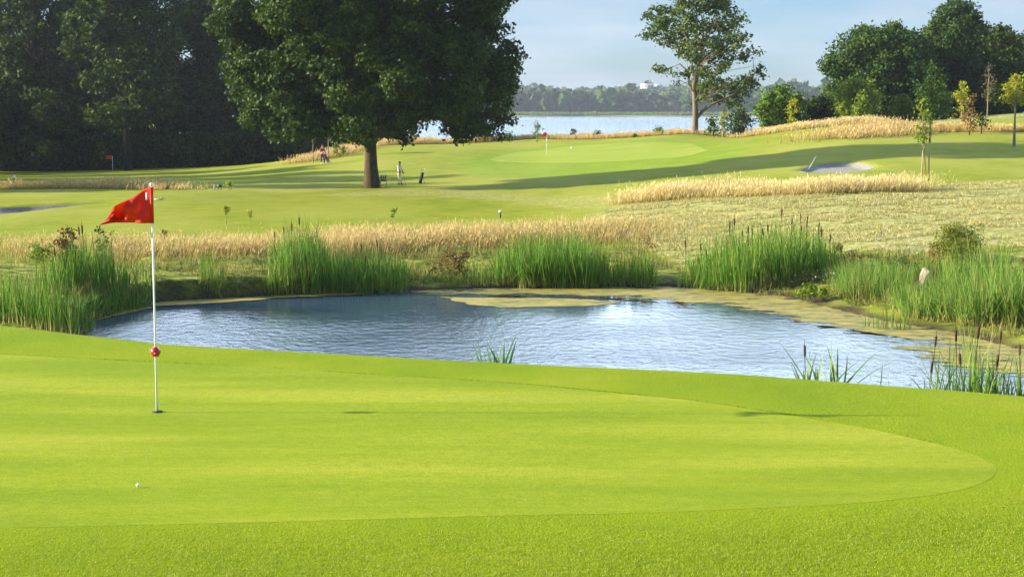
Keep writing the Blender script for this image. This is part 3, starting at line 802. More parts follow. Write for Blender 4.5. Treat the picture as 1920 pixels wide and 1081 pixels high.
# ------------------------------------------------------------------ algae on the pond
def algae_mat():
    m, t, out = new_mat('algae')
    c = ramp(t, nz(t, 3.5, 5, .7, sc=(.5, 1, 1)), [(.33, (.05, .06, .02)), (.43, (.19, .18, .035)), (.55, (.34, .27, .05)), (.68, (.40, .33, .08))])
    c = mixc(t, 1.0, c, ramp(t, nz(t, 30, 3, .7), [(.3, (.7, .7, .7)), (.7, (1.2, 1.2, 1.2))]), 'MULTIPLY')
    p = prin(t, None, c, .8, .25, bump=nz(t, 14, 4, .7), bstr=.5, bdist=.02)
    tr = t.nodes.new('ShaderNodeBsdfTransparent')
    # holes and ragged rim: open water shows through
    e = t.nodes.new('ShaderNodeMath'); e.operation = 'ADD'
    t.links.new(attr(t, 'rim'), e.inputs[0])
    t.links.new(nz(t, 1.6, 6, .7, sc=(.5, 1.3, 1)), e.inputs[1])
    ms = t.nodes.new('ShaderNodeMixShader')
    t.links.new(ramp(t, e.outputs[0], [(.50, (0, 0, 0)), (.54, (1, 1, 1))]), ms.inputs[0])
    t.links.new(tr.outputs[0], ms.inputs[1]); t.links.new(p.outputs[0], ms.inputs[2]); t.links.new(ms.outputs[0], out.inputs[0])
    return m
M_algae = algae_mat()
ALG_Z = .003
def algae(px_list, label, soft=.9, bias=.19):
    poly = np.array([at_z(a, b, PW)[:2] for a, b in px_list])
    me, o = sheet('algae', poly, M_algae, 0, 24, 120)
    co = np.empty(len(me.vertices) * 3); me.vertices.foreach_get('co', co); co = co.reshape(-1, 3)
    s = -poly_sd(co[:, 0], co[:, 1], o)
    global ALG_Z
    ALG_Z += .004; co[:, 2] = PW + ALG_Z; me.vertices.foreach_set('co', co.ravel())
    a = me.attributes.new('rim', 'FLOAT', 'POINT'); a.data.foreach_set('value', (np.clip(s / soft, 0, 1) * bias - .05).astype(np.float32))
    tag(link('algae', me), label, kind='stuff')
algae([(690,549),(760,545),(850,541),(1100,537),(1290,536),(1420,546),(1560,568),(1690,590),(1860,632),(1960,650),(1980,675),(1900,690),(1760,640),(1640,632),(1560,617),(1480,601),(1400,582),(1280,566),(1130,556),(960,553),(800,553)], 'yellow-green algae along the far shore of the pond')
algae([(820,557),(900,558),(1000,558),(1080,560),(1180,566),(1130,572),(1040,577),(950,577),(880,572)], 'pale raft of algae in the middle back of the pond', .5, .4)
algae([(1700,640),(1830,648),(1990,660),(1990,720),(1880,702),(1780,690),(1720,668),(1650,650)], 'scattered algae near the right edge of the pond', 1.0, .2)
algae([(-60,600),(120,590),(270,576),(300,575),(230,590),(180,602),(150,628),(110,640),(0,632),(-60,630)], 'yellow algae and silt at the left end of the pond', .4, .6)
algae([(270,568),(400,560),(500,556),(540,557),(480,565),(370,571),(290,575)], 'thin line of algae under the dark bank', .4, .4)
algae([(500,554),(620,549),(700,548),(690,552),(600,557),(510,560)], 'thin line of algae at the feet of the back reeds', .4, .3)
# ------------------------------------------------------------------ trees
def bark_mat(name, a, b, sc=1.0):
    m, t, out = new_mat(name)
    n = nz(t, 3.0 * sc, 5, .7, sc=(4, 4, .6)); n2 = nz(t, .8 * sc, 3)
    c = ramp(t, n, [(.3, a), (.7, b)])
    c = mixc(t, 1.0, c, ramp(t, n2, [(.3, (.75, .78, .7)), (.7, (1.15, 1.1, 1.0))]), 'MULTIPLY')
    prin(t, out, c, .9, .15, bump=n, bstr=.9, bdist=.08)
    return m
M_bark = bark_mat('oak_bark', (.03, .023, .014), (.12, .09, .052))
M_barkp = bark_mat('pale_bark', (.16, .12, .08), (.45, .36, .26), 1.5)
M_barkr = bark_mat('ridge_bark', (.09, .07, .05), (.30, .24, .17), 1.5)
M_barkd = bark_mat('dark_bark', (.018, .015, .011), (.05, .042, .03))
M_oak = leafmat('oak_leaf', [(.014, .036, .004), (.025, .056, .005), (.038, .076, .006), (.055, .098, .009), (.085, .125, .016)], .2)
M_forest = leafmat('forest_leaf', [(.011, .024, .003), (.023, .044, .004), (.042, .074, .006), (.078, .115, .010)], .15, .65, .08, .08)
M_alder = leafmat('airy_tree_leaf', [(.035, .065, .015), (.055, .095, .02), (.085, .13, .028), (.13, .17, .05)], .25)
M_mid = leafmat('round_tree_leaf', [(.020, .048, .006), (.036, .076, .008), (.055, .105, .011), (.09, .14, .018)], .22)
M_bright = leafmat('bright_leaf', [(.06, .12, .012), (.10, .17, .015), (.16, .23, .02), (.24, .28, .03)], .35)
M_yel = leafmat('yellow_leaf', [(.13, .18, .012), (.22, .26, .016), (.30, .32, .025), (.22, .17, .02)], .35)
M_rust = leafmat('rusty_leaf', [(.11, .07, .025), (.19, .11, .035), (.25, .16, .06), (.10, .13, .03)], .25)
M_bushy = leafmat('lit_bush_leaf', [(.045, .10, .007), (.075, .15, .010), (.115, .205, .015), (.17, .26, .025)], .25)
M_dock = leafmat('dock_leaf', [(.06, .028, .012), (.12, .05, .02), (.18, .09, .03)], .2)
M_olive = leafmat('olive_leaf', [(.10, .13, .02), (.17, .20, .03), (.25, .26, .06)], .35)
M_twig = leafmat('grey_brown_leaf', [(.10, .085, .06), (.16, .13, .09), (.12, .12, .05)], .2)
M_blue = leafmat('grey_green_leaf', [(.03, .055, .022), (.05, .085, .03), (.075, .115, .04)], .2)

def leaf_cloud(blobs, tw_den, per, size, tw_r, r, flat=.75, thr=-9., up=.25, nfreq=1.2, seed=0, inner=.45):
    """blobs (k,4): centre and radius. Twigs over each blob, leaves round each twig."""
    C = []; O = []
    for (cx, cy, cz, br) in blobs:
        n = max(3, int(4 * math.pi * br * br * tw_den))
        d = r.normal(0, 1, (n, 3)); d /= np.linalg.norm(d, axis=1)[:, None]
        rad = br * (inner + (1 - inner) * r.uniform(0, 1, n) ** .45) * (1 + .12 * r.normal(0, 1, n))
        p = d * rad[:, None]; p[:, 2] *= flat
        C.append(p + (cx, cy, cz)); O.append(d)
    C = np.concatenate(C); O = np.concatenate(O)
    if thr > -5:
        k = vnoise(C[:, 0] + .7 * C[:, 2], C[:, 1] + .6 * C[:, 2], nfreq, seed) + .5 * vnoise(C[:, 0] - C[:, 2], C[:, 2] * 1.3 + C[:, 1], nfreq * 2.2, seed + 1) > thr
        C, O = C[k], O[k]
    n = len(C) * per
    c = np.repeat(C, per, 0) + r.normal(0, tw_r, (n, 3)) * (1, 1, .7)
    nn = np.repeat(O, per, 0) * .55 + r.normal(0, .55, (n, 3)) + (0, 0, up)
    nn /= np.linalg.norm(nn, axis=1)[:, None]
    a = np.cross(nn, r.normal(0, 1, (n, 3))); a /= np.linalg.norm(a, axis=1)[:, None] + 1e-9
    b = np.cross(nn, a)
    s = size * r.uniform(.6, 1.25, n)[:, None]
    a = a * s * .62; b = b * s * .38
    bend = nn * s * .14
    V = np.stack([c - a, c + b - bend, c + a, c - b - bend], 1).reshape(-1, 3)
    F = np.arange(n * 4).reshape(-1, 4)
    tint = np.repeat(r.normal(0, .14, len(C)), per)
    rnd = np.clip(r.uniform(.1, .9, n) * .7 + .15 + tint, 0, 1)
    return V, F, rnd

def crown_obj(name, cloud, mat, parent):
    me = mesh_np(name, cloud[0], cloud[1], 4, mat, False, {'rnd': ('FACE', cloud[2])})
    return link(name, me, parent)

def limbs(bag, trunk, blobs, r0, r, sag=.15, minr=.02, frac=1.0):
    """limbs from the trunk line to the blob centres"""
    T = np.asarray(trunk, float)
    for (cx, cy, cz, br) in blobs:
        if r.uniform() > frac: continue
        if T[-1, 2] > 12 and cz < .36 * T[-1, 2] and math.hypot(cx, cy) > 3.0 and r0 > .35: continue
        c = np.array([cx, cy, cz])
        # leave the trunk lower than the blob
        zt = T[0, 2] + (T[-1, 2] - T[0, 2]) * np.clip((cz - T[0, 2]) / (T[-1, 2] - T[0, 2] + 1e-6) * .72 + r.uniform(-.05, .05), .22, .97)
        s = np.array([np.interp(zt, T[:, 2], T[:, i]) for i in range(3)])
        dist = np.linalg.norm(c - s)
        m1 = s + (c - s) * .35 + np.array([r.normal(0, .06), r.normal(0, .06), sag]) * dist
        m2 = s + (c - s) * .7 + np.array([r.normal(0, .06), r.normal(0, .06), sag * .6]) * dist
        rr = max(minr, r0 * (.30 + .05 * r.uniform()) * min(1, dist / 4 + .35)) * (.45 if cz < T[-1, 2] * .45 else 1)
        bag.tube([s, m1, m2, c], [rr, rr * .7, rr * .45, rr * .2], 6, False)

def envelope_blobs(n, cx, cy, cz, rx, ry, rz, br, r, shell=(.62, .92), keep=None, bottom=-.75):
    out = []; tries = 0
    while len(out) < n and tries < n * 40:
        tries += 1
        d = r.normal(0, 1, 3); d /= np.linalg.norm(d)
        f = r.uniform(*shell) if r.uniform() < .8 else r.uniform(.2, .6)
        p = np.array([cx + d[0] * rx * f, cy + d[1] * ry * f, cz + max(d[2], bottom) * rz * f])
        b = br * r.uniform(.75, 1.25)
        if keep and not keep(p): continue
        if any(np.linalg.norm(p - np.array(q[:3])) < .62 * (b + q[3]) * .75 for q in out): continue
        out.append((*p, b))
    return out

TREE_GROUP = 'woodland trees behind the left-hand green'
def tree(kind, base, trunk, tr, blobs, label, cat='tree', leaf=M_mid, bark=M_barkd, tw_den=2.2, per=12, size=.22, tw_r=.22, seed=0, group=None, thr=-9., flat=.78, frac=.8, sag=.1, up=.25, limb=1.0, nfreq=1.2, inner=.45, extra=None):
    """coordinates of trunk and blobs are relative to base"""
    r = np.random.default_rng(900 + seed)
    t = empty(kind, base)
    bag = Bag(); T = np.asarray(trunk, float)
    n = len(T); rad = tr * (1 - .72 * np.linspace(0, 1, n) ** 1.1)
    # root flare, then the trunk
    T2 = np.vstack([T[0] - (0, 0, .3), T[0] + (0, 0, .12), T[0] + (0, 0, .6), T[1:]])
    R2 = np.r_[tr * 1.45, tr * 1.28, tr * 1.06, rad[1:]]
    bag.tube(T2, R2, 10)
    limbs(bag, T, blobs, tr * limb, r, sag, .012, frac)
    if extra: extra(bag)
    bag.obj('trunk', bark, t)
    crown_obj('crown', leaf_cloud(blobs, tw_den, per, size, tw_r, r, flat, thr, up, nfreq, seed, inner), leaf, t)
    return tag(t, label, cat, group)

def px_blobs(lst, base, Y, dy=1.0, r=rng):
    """blobs given as photo pixels (px, row, radius px) at the tree's distance, spread in depth"""
    out = []
    for q in lst:
        a, b, c = q[:3]
        yy = Y + (q[3] + r.normal(0, .8) if len(q) > 3 else r.normal(0, dy))
        p = at(a, b, yy) - base
        out.append((*p, c / FPX * yy))
    return out

# --- the big oak in the middle
ob = ground_at(697, 352, 95)
OY = ob[1]
s_ = OY / FPX
r = np.random.default_rng(21)
cz = (352 - 62) * s_
def oak_keep(p):
    x, z = p[0] / s_ + 697, 352 - p[2] / s_      # rough place in the photo, for the outline only
    if z > 262: return False
    if 775 < x < 845 and z > 212: return False
    if x < 470 and z > 205: return False
    if p[1] > 1.0 and p[0] < 1.0 and p[2] < 6.6 * 1: return False
    return True
ob_bl = envelope_blobs(175, 0.1, 0, cz, 10.0, 7.2, 9.3, 1.35, r, (.62, .98), oak_keep)
ob_bl += px_blobs([(925,190,34),(938,225,26),(905,235,30),(870,225,24),(945,160,28),(938,130,34),(950,100,30),(862,250,18),(880,262,16),(925,250,20),(845,215,18),(820,195,26),
                   (560,245,26,-3.0),(600,234,30,-2.5),(520,238,26,-2.5),(640,232,30,-3),(850,240,20),(795,205,24),(830,198,26),(812,180,28),(785,232,14),(880,240,24),(835,225,14),(860,215,24),(905,255,16),(480,215,28,-2),(460,170,30),(452,130,30),(450,90,34),(455,50,34),(590,225,40,-3),(500,190,36,-2),(660,225,36,-3.5),(740,235,34),(770,200,30),(720,205,40),(547,205,34),(755,262,14)], ob, OY, 2.2, r)
def oak_extra(bag):
    z0 = 84 * s_
    for a, b, rr in (((-.35, -.1, z0), (-3.6, -1.2, z0 + 4.2), .26), ((.3, 0, z0 + .6), (3.8, .6, z0 + 3.6), .28), ((0, -.2, z0 + 1.2), (-1.0, -3.2, z0 + 5.5), .24), ((.1, .2, z0 + 1.5), (2.2, 2.8, z0 + 6), .24), ((-.2, .1, z0 + .9), (-2.6, 2.6, z0 + 5), .22)):
        a = np.array(a); b = np.array(b); m = a + (b - a) * .45 + np.array([0, 0, -.25])
        bag.tube([a, m, b, b + (b - a) * .5 + np.array([0, 0, .6])], [rr * 1.25, rr, rr * .7, rr * .3], 8, False)
tree('oak_tree', ob, [(0, 0, 0), (-.04, 0, 1.6), (-.05, .05, 3.1), (.12, 0, 5.5), (.0, 0, 9.5), (.2, 0, 15.5)], .53, ob_bl,
     'huge broad-crowned oak with a thick dark trunk standing in the middle fairway', 'tree', M_oak, M_bark, 2.6, 22, .25, .24, 1, frac=.75, sag=.06, extra=oak_extra, thr=-.62, limb=.85, nfreq=.8)

# --- airy tree on the ridge before the lake
ab = ground_at(1303, 243, 120)
AY = 156.0
ab = at(1303, 243, AY); ab[2] = h1(ab[0], ab[1])
r = np.random.default_rng(22)
A = [(1318,8,26),(1290,18,26),(1345,14,26),(1370,30,22),(1262,30,26),(1240,48,22),(1222,62,16),(1215,30,12),(1238,22,18),(1300,48,26),(1335,45,26),(1365,55,22),(1388,40,18),(1275,62,26),(1250,75,20),(1310,78,24),(1345,82,24),(1375,72,18),(1392,70,12),(1398,105,10),
     (1280,92,20),(1300,105,20),(1332,108,20),(1365,110,14),(1355,95,16),(1390,108,10),(1232,130,11),(1248,133,9),(1262,137,8),(1285,140,11),(1300,130,12),(1315,135,15),(1335,140,18),(1305,158,14),(1325,160,18),(1345,160,20),(1370,160,16),(1390,155,15),(1405,148,14),(1415,135,10),(1425,122,8),(1420,100,8),(1405,95,9),
     (1330,180,14),(1350,182,14),(1375,180,16),(1395,172,14),(1310,188,8),(1385,195,12),(1368,198,9),(1318,170,12),(1270,158,6),(1208,68,8),(1230,40,14),(1355,125,16),(1410,160,12),(1428,140,5),(1382,88,12)]
A += [(1305,-14,26),(1335,-12,24),(1280,-4,20),(1360,0,20)]
abl = px_blobs(A, ab, AY, 2.4, r)
abl = [(a, b, c, d * .86) for a, b, c, d in abl]
def PX(base, Y):
    return lambda a, b, dy=0.0: tuple(at(a, b, Y + dy) - base)
q = PX(ab, AY)
def alder_extra(bag):
    q_ = lambda a, b, dy=0: np.array(q(a, b, dy))
    for pts, rd in (([(1306,222),(1318,208),(1334,196),(1352,188),(1375,178),(1398,160),(1415,138)], .24), ([(1300,175),(1291,155),(1290,135),(1275,120),(1255,128),(1235,134)], .17),
                    ([(1303,170),(1308,140),(1315,115),(1320,85),(1318,50),(1315,20)], .20), ([(1291,150),(1298,120),(1296,90),(1282,60),(1262,40)], .14),
                    ([(1306,150),(1325,128),(1352,110),(1385,112)], .11), ([(1312,120),(1340,90),(1368,60)], .11), ([(1320,85),(1338,50),(1350,20)], .09), ([(1296,95),(1270,80),(1240,70),(1215,66)], .09),
                    ([(1398,160),(1405,135),(1420,128),(1432,132),(1442,140)], .045), ([(1415,138),(1412,115),(1422,98)], .045), ([(1291,153),(1280,157),(1268,160)], .05)):
        P = np.array([q_(a, b, r.normal(0, .3) * i * .5) for i, (a, b) in enumerate(pts)])
        bag.tube(P, np.linspace(rd * .72, rd * .22, len(P)), 7, False)
tree('ridge_tree', ab, [(0, 0, 0), q(1304,215), q(1303,185), q(1301,160), q(1306,130), q(1315,100), q(1318,60)], .31, abl,
     'tall airy tree with gappy crown and forked pale trunk on the ridge before the lake', 'tree', M_alder, M_barkr, 2.7, 9, .30, .26, 2, frac=.75, sag=.03, thr=-.95, flat=.8, nfreq=1.0, limb=.5, extra=alder_extra, inner=.3)

# --- helper for trees given by photo outline
def outline_tree(kind, px, row, Y, rx, top, label, leaf, n=22, br=.28, bark=M_barkd, tr=.22, low=.12, seed=0, group=None, cat='tree', ground=True, shape=None, **kw):
    """px,row: foot; rx: half width in px; top: row of the top"""
    r = np.random.default_rng(400 + seed)
    b = at(px, row, Y)
    if ground: b[2] = h1(b[0], b[1]) - .05
    s = Y / FPX; h = (row - top) * s; w = rx * s
    zc = h * (low + 1) / 2; rz = h * (1 - low) / 2
    bl = envelope_blobs(n, 0, 0, zc, w * (1 - br * .5), w * (1 - br * .5), rz * (1 - br * .35), min(w, rz) * br, r, (.55, .98), shape, -.95)
    th = h * .8
    bl.append((0, 0, h - min(w, rz) * br, min(w, rz) * br))
    return tree(kind, b, [(0, 0, 0), (r.normal(0, .02) * h, 0, th * .3), (r.normal(0, .02) * h, 0, th * .65), (0, 0, th)], tr, bl, label, cat, leaf, bark, seed=seed, group=group, **kw)

# --- right-hand tree group
outline_tree('round_tree', 1650, 232, 172, 104, 20, 'wide domed dark tree, left of the two tallest at the right', M_mid, 120, .27, tr=.42, low=.06, seed=1, tw_den=1.7, per=15, size=.34, tw_r=.30, thr=-.85)
outline_tree('round_tree', 1792, 232, 180, 72, 2, 'tallest dark tree at the right with a rounded top', M_mid, 110, .28, tr=.42, low=.05, seed=2, tw_den=1.7, per=15, size=.34, tw_r=.30, thr=-.95)
outline_tree('round_tree', 1872, 232, 172, 52, 66, 'dark tree between the tallest one and the pale crown at the right edge', M_forest, 46, .30, tr=.3, low=.04, seed=3, tw_den=1.7, per=14, size=.34, tw_r=.30)
outline_tree('round_tree', 1935, 228, 200, 62, 52, 'pale green tree crown behind the others, cut by the right edge', M_alder, 44, .30, tr=.3, low=.05, seed=4, tw_den=1.5, per=14, size=.38, tw_r=.32)
outline_tree('bushy_tree', 1728, 236, 176, 52, 62, 'dark bushy tree filling the gap below the two tallest crowns', M_forest, 36, .32, tr=.25, low=.02, seed=5, tw_den=1.6, per=14, size=.34, tw_r=.3)
outline_tree('bushy_tree', 1462, 246, 163, 48, 150, 'rounded leafy tree standing left in the right-hand group', M_bushy, 46, .30, tr=.22, low=.0, seed=6, tw_den=1.9, per=14, size=.30, tw_r=.28)
outline_tree('bushy_tree', 1535, 242, 166, 36, 162, 'small dark round tree between the rounded one and the yellow-green bush', M_forest, 34, .32, tr=.2, low=.0, seed=7, tw_den=1.9, per=14, size=.30, tw_r=.28)
outline_tree('bushy_tree', 1605, 236, 158, 42, 142, 'yellow-green leafy bush in front of the wide domed tree', M_bright, 36, .30, tr=.16, low=.0, seed=8, tw_den=1.8, per=12, size=.30, tw_r=.28, thr=-.8)
outline_tree('shrub', 1612, 236, 148, 20, 178, 'low sunlit bush on the crest left of the rusty grass mound', M_bright, 12, .36, tr=.05, low=.0, seed=9, cat='shrub', tw_den=2.2, per=10, size=.28, tw_r=.22)
outline_tree('shrub', 1690, 238, 158, 24, 184, 'rounded green shrub right of the rusty grass mound', M_bright, 14, .36, tr=.05, low=.0, seed=10, cat='shrub', tw_den=2.2, per=10, size=.28, tw_r=.22)
outline_tree('shrub', 1655, 234, 164, 26, 170, 'dark shrub behind the rusty grass mound', M_forest, 14, .36, tr=.05, low=.0, seed=11, cat='shrub', tw_den=2.0, per=10, size=.28, tw_r=.22)
outline_tree('shrub', 1790, 236, 165, 34, 180, 'dark shrub behind the thin pale-stemmed tree', M_forest, 20, .36, tr=.05, low=.0, seed=12, cat='shrub', tw_den=2.0, per=10, size=.3, tw_r=.22)
outline_tree('shrub', 1868, 234, 165, 30, 176, 'dark shrub left of the ochre sapling at the right edge', M_forest, 18, .36, tr=.05, low=.0, seed=13, cat='shrub', tw_den=2.0, per=10, size=.3, tw_r=.22)
outline_tree('shrub', 1915, 232, 170, 34, 170, 'dark shrub behind the ochre sapling at the right edge', M_forest, 18, .36, tr=.05, low=.0, seed=14, cat='shrub', tw_den=2.0, per=10, size=.3, tw_r=.22)
outline_tree('shrub', 1755, 234, 158, 28, 160, 'mid green shrub behind the tall sapling', M_bushy, 16, .36, tr=.05, low=.0, seed=15, cat='shrub', tw_den=2.0, per=10, size=.3, tw_r=.22)
outline_tree('shrub', 1386, 256, 150, 27, 200, 'grey-green round bush at the dip in the ridge', M_blue, 22, .34, tr=.05, low=.0, seed=16, cat='shrub', tw_den=2.4, per=9, size=.24, tw_r=.22, thr=-.6)
outline_tree('shrub', 1357, 246, 152, 8, 194, 'slim bright yellow-green bush beside the airy tree', M_yel, 8, .7, tr=.04, low=.0, seed=17, cat='shrub', tw_den=3, per=10, size=.2, tw_r=.15)
outline_tree('shrub', 1338, 246, 153, 14, 208, 'small green bush right of the airy tree trunk', M_mid, 8, .45, tr=.04, low=.0, seed=18, cat='shrub', tw_den=2.2, per=8, size=.24, tw_r=.2)
outline_tree('shrub', 1486, 246, 152, 10, 188, 'narrow yellowish sapling bush before the rounded tree', M_yel, 7, .5, tr=.04, low=.0, seed=19, cat='shrub', tw_den=1.6, per=8, size=.24, tw_r=.2)
outline_tree('shrub', 1445, 250, 150, 15, 226, 'low green bush at the foot of the rounded tree', M_mid, 7, .45, tr=.04, low=.0, seed=20, cat='shrub', tw_den=2.2, per=8, size=.22, tw_r=.2)
outline_tree('shrub', 1818, 250, 128, 17, 170, 'rusty green thorny shrub with bare twigs in the dry strip', M_rust, 12, .5, tr=.04, low=.0, seed=21, cat='shrub', tw_den=2.0, per=7, size=.18, tw_r=.2, thr=-.4)
outline_tree('shrub', 1840, 250, 129, 14, 208, 'dark twiggy shrub right of the rusty one', M_forest, 8, .5, tr=.04, low=.0, seed=22, cat='shrub', tw_den=2.0, per=7, size=.18, tw_r=.2, thr=-.4)
outline_tree('shrub', 1007, 262, 158, 7, 222, 'slim young bush before the lake behind the middle flag', M_bright, 7, .6, tr=.03, low=.0, seed=23, cat='shrub', tw_den=2.2, per=8, size=.18, tw_r=.12)
outline_tree('shrub', 955, 266, 160, 12, 246, 'low dark bush on the ridge right of the oak crown', M_blue, 6, .5, tr=.03, low=.0, seed=24, cat='shrub', tw_den=2.2, per=7, size=.2, tw_r=.15)
outline_tree('shrub', 1075, 256, 163, 5, 234, 'tiny bush above the ridge grass right of the middle flag', M_blue, 4, .6, tr=.03, low=.2, seed=25, cat='shrub', tw_den=2.2, per=7, size=.18, tw_r=.12)
outline_tree('shrub', 1235, 250, 158, 11, 232, 'low bright bush on the ridge left of the airy tree', M_bright, 6, .5, tr=.03, low=.0, seed=26, cat='shrub', tw_den=2.2, per=7, size=.2, tw_r=.15)
outline_tree('shrub', 1120, 254, 161, 5, 236, 'tiny bush in the ridge grass near the middle of the lake', M_blue, 4, .6, tr=.03, low=.2, seed=27, cat='shrub', tw_den=2.2, per=7, size=.18, tw_r=.12)
outline_tree('shrub', 900, 272, 164, 40, 205, 'dark bush on the ridge under the right side of the oak', M_forest, 14, .4, tr=.05, low=.0, seed=28, cat='shrub', tw_den=2.0, per=9, size=.26, tw_r=.25, thr=-.5)
outline_tree('shrub', 775, 276, 164, 10, 240, 'small leafy bush on the ridge right of the oak trunk', M_mid, 7, .45, tr=.05, low=.0, seed=29, cat='shrub', tw_den=2.0, per=8, size=.24, tw_r=.2)
outline_tree('shrub', 632, 294, 149, 6, 266, 'small leafy plant in the dry grass right of the person in red', M_bright, 5, .55, tr=.03, low=.1, seed=30, cat='shrub', tw_den=2.6, per=8, size=.18, tw_r=.12)
outline_tree('shrub', 644, 290, 150, 4, 272, 'smallest leafy plant in the dry grass near the oak', M_bright, 4, .6, tr=.03, low=.3, seed=31, cat='shrub', tw_den=2.6, per=8, size=.18, tw_r=.1)

# --- saplings
def sapling(px, row, Y, crown_rows, rx, label, leaf, bark=M_barkp, tr=.06, n=10, seed=0, stakes=0, br=.42, per=9, tw_den=2.0, size=.2, lean=0.0, thr=-.7):
    r = np.random.default_rng(700 + seed)
    b = at(px, row, Y); b[2] = h1(b[0], b[1]) - .03
    s = Y / FPX; top, bot = [(row - c) * s for c in crown_rows]; w = rx * s
    bl = envelope_blobs(n, lean * .5, 0, (top + bot) / 2, w * .8, w * .8, (top - bot) / 2 * .92, w * br, r, (.5, 1.0), None, -1)
    bl += [(lean, 0, top - w * .15, w * .22), (lean, 0, top - w * .45, w * .3)]
    t = tree('sapling', b, [(0, 0, 0), (lean * .3, 0, top * .35), (lean * .6, 0, top * .65), (lean, 0, top * .98)], tr, bl, label, 'sapling', leaf, bark, tw_den, per, size, .16, seed + 60, frac=1, sag=.02, thr=thr, limb=.8)
    for i in range(stakes):
        dx = (-.22, .2)[i]
        bag = Bag(); bag.tube([(dx, .02, -.1), (dx * .8, .02, 1.7)], .038, 8); bag.obj('stake', M_wood, t)
    return t
M_wood = plain('weathered_wood', (.36, .27, .16), .85, .15, .25, 9)
sapling(1735, 343, 90, (192, 290), 16, 'young tree tied between two stakes at the meadow edge', M_bright, tr=.03, n=12, seed=1, stakes=2, size=.15, per=8, lean=-.35)
sapling(1743, 268, 119, (118, 226), 28, 'slender dark green young tree with pointed crown behind the staked one', M_mid, M_barkd, .06, 26, seed=2, size=.18, per=11, thr=-.9)
sapling(1901, 276, 114, (140, 208), 23, 'ochre young tree with bare pale stem at the right edge', M_yel, tr=.09, n=20, seed=3, size=.18, per=10, thr=-.8)
sapling(1803, 224, 145, (150, 205), 17, 'yellow-green young tree above the rusty shrub', M_yel, tr=.05, n=12, seed=4, size=.2)
sapling(1851, 224, 148, (128, 195), 15, 'almost bare pale-stemmed young tree before the dark trees', M_twig, tr=.05, n=14, seed=5, size=.13, per=7, thr=-.5)
sapling(587, 301, 146, (248, 268), 9, 'thin young tree left of the person in red', M_bright, tr=.05, n=5, seed=6, size=.18, thr=-.3)
sapling(616, 296, 148, (225, 256), 14, 'taller thin young tree right behind the person in red', M_mid, tr=.06, n=7, seed=7, size=.2, thr=-.3)

# --- wild plants round the pond
def weed(px, row, Y, top, rx, label, leaf, seed, n=10, per=9, size=.09, tw_den=9, thr=-.6, cat='shrub', low=.05):
    return outline_tree('wild_plant', px, row, Y, rx, top, label, leaf, n, .42, M_stem, .012, low, seed, cat=cat, tw_den=tw_den, per=per, size=size, tw_r=.07, thr=thr, nfreq=3.5, limb=.9)
weed(128, 588, 49.5, 466, 24, 'rust red dock plants among the reeds at the left', M_dock, 50, 26, thr=-.8, tw_den=14)
weed(75, 540, 57, 480, 34, 'yellow green weeds behind the left reeds', M_bright, 51, 12, thr=-.3)
weed(190, 525, 60, 452, 16, 'dark tall thistle plant right of the rust red docks', M_forest, 52, 10, per=6, thr=-.2)
weed(850, 535, 57, 475, 46, 'brown green seeding weeds left of the tall back reeds', M_rust, 53, 20, thr=-.3)
weed(880, 500, 60, 450, 30, 'yellow green weed patch before the golden grass', M_bright, 54, 12, thr=-.1)
weed(1207, 500, 62, 438, 20, 'rusty brown bush behind the short dark reeds', M_rust, 55, 14, thr=-.4)
weed(1795, 505, 54, 415, 52, 'feathery olive green bush above the rushes at right', M_olive, 56, 44, per=8, size=.065, thr=-.45, tw_den=16)
weed(1748, 520, 53, 452, 20, 'rust red seeding dock beside the pale boulder', M_rust, 57, 10, per=8, thr=-.3)
weed(1600, 520, 55, 470, 36, 'brown green weeds behind the fine rushes', M_rust, 58, 14, per=8, thr=-.2)
weed(1690, 505, 54, 462, 34, 'olive green weeds left of the feathery bush', M_alder, 59, 14, per=8, thr=-.3)
weed(1520, 558, 51.5, 522, 42, 'low green plants with white flowers at the feet of the cattails', M_bright, 60, 16, per=8, thr=-.5)
weed(1570, 462, 60, 445, 5, 'little red-tipped plant right of the cattails', M_rust, 61, 4)
weed(424, 430, 76, 388, 7, 'single tall yellow umbel weed on the fairway', M_yel, 62, 4, per=6, low=.7, size=.12)
weed(470, 440, 74, 400, 5, 'thin weed right of the yellow umbel', M_olive, 63, 4, per=4, low=.6, size=.08, tw_den=5)
weed(738, 430, 76, 392, 6, 'small green weed above the golden grass, mid left', M_bright, 64, 4, per=5, low=.5, size=.09, tw_den=6)
weed(308, 470, 66, 438, 5, 'dark seed-headed weed right of the near flagstick', M_forest, 65, 5, per=6, low=.2, size=.08)
weed(210, 480, 65, 448, 6, 'dark seed-headed weed left of the near flagstick', M_forest, 66, 5, per=6, low=.2, size=.08)
weed(430, 358, 108, 338, 7, 'yellow weed on the shaded fairway near the blue tee marker', M_yel, 67, 5, per=6, low=.2, size=.14)
weed(1190, 262, 156, 254, 5, 'small weed in the ridge grass', M_alder, 68, 4, per=6, size=.14)

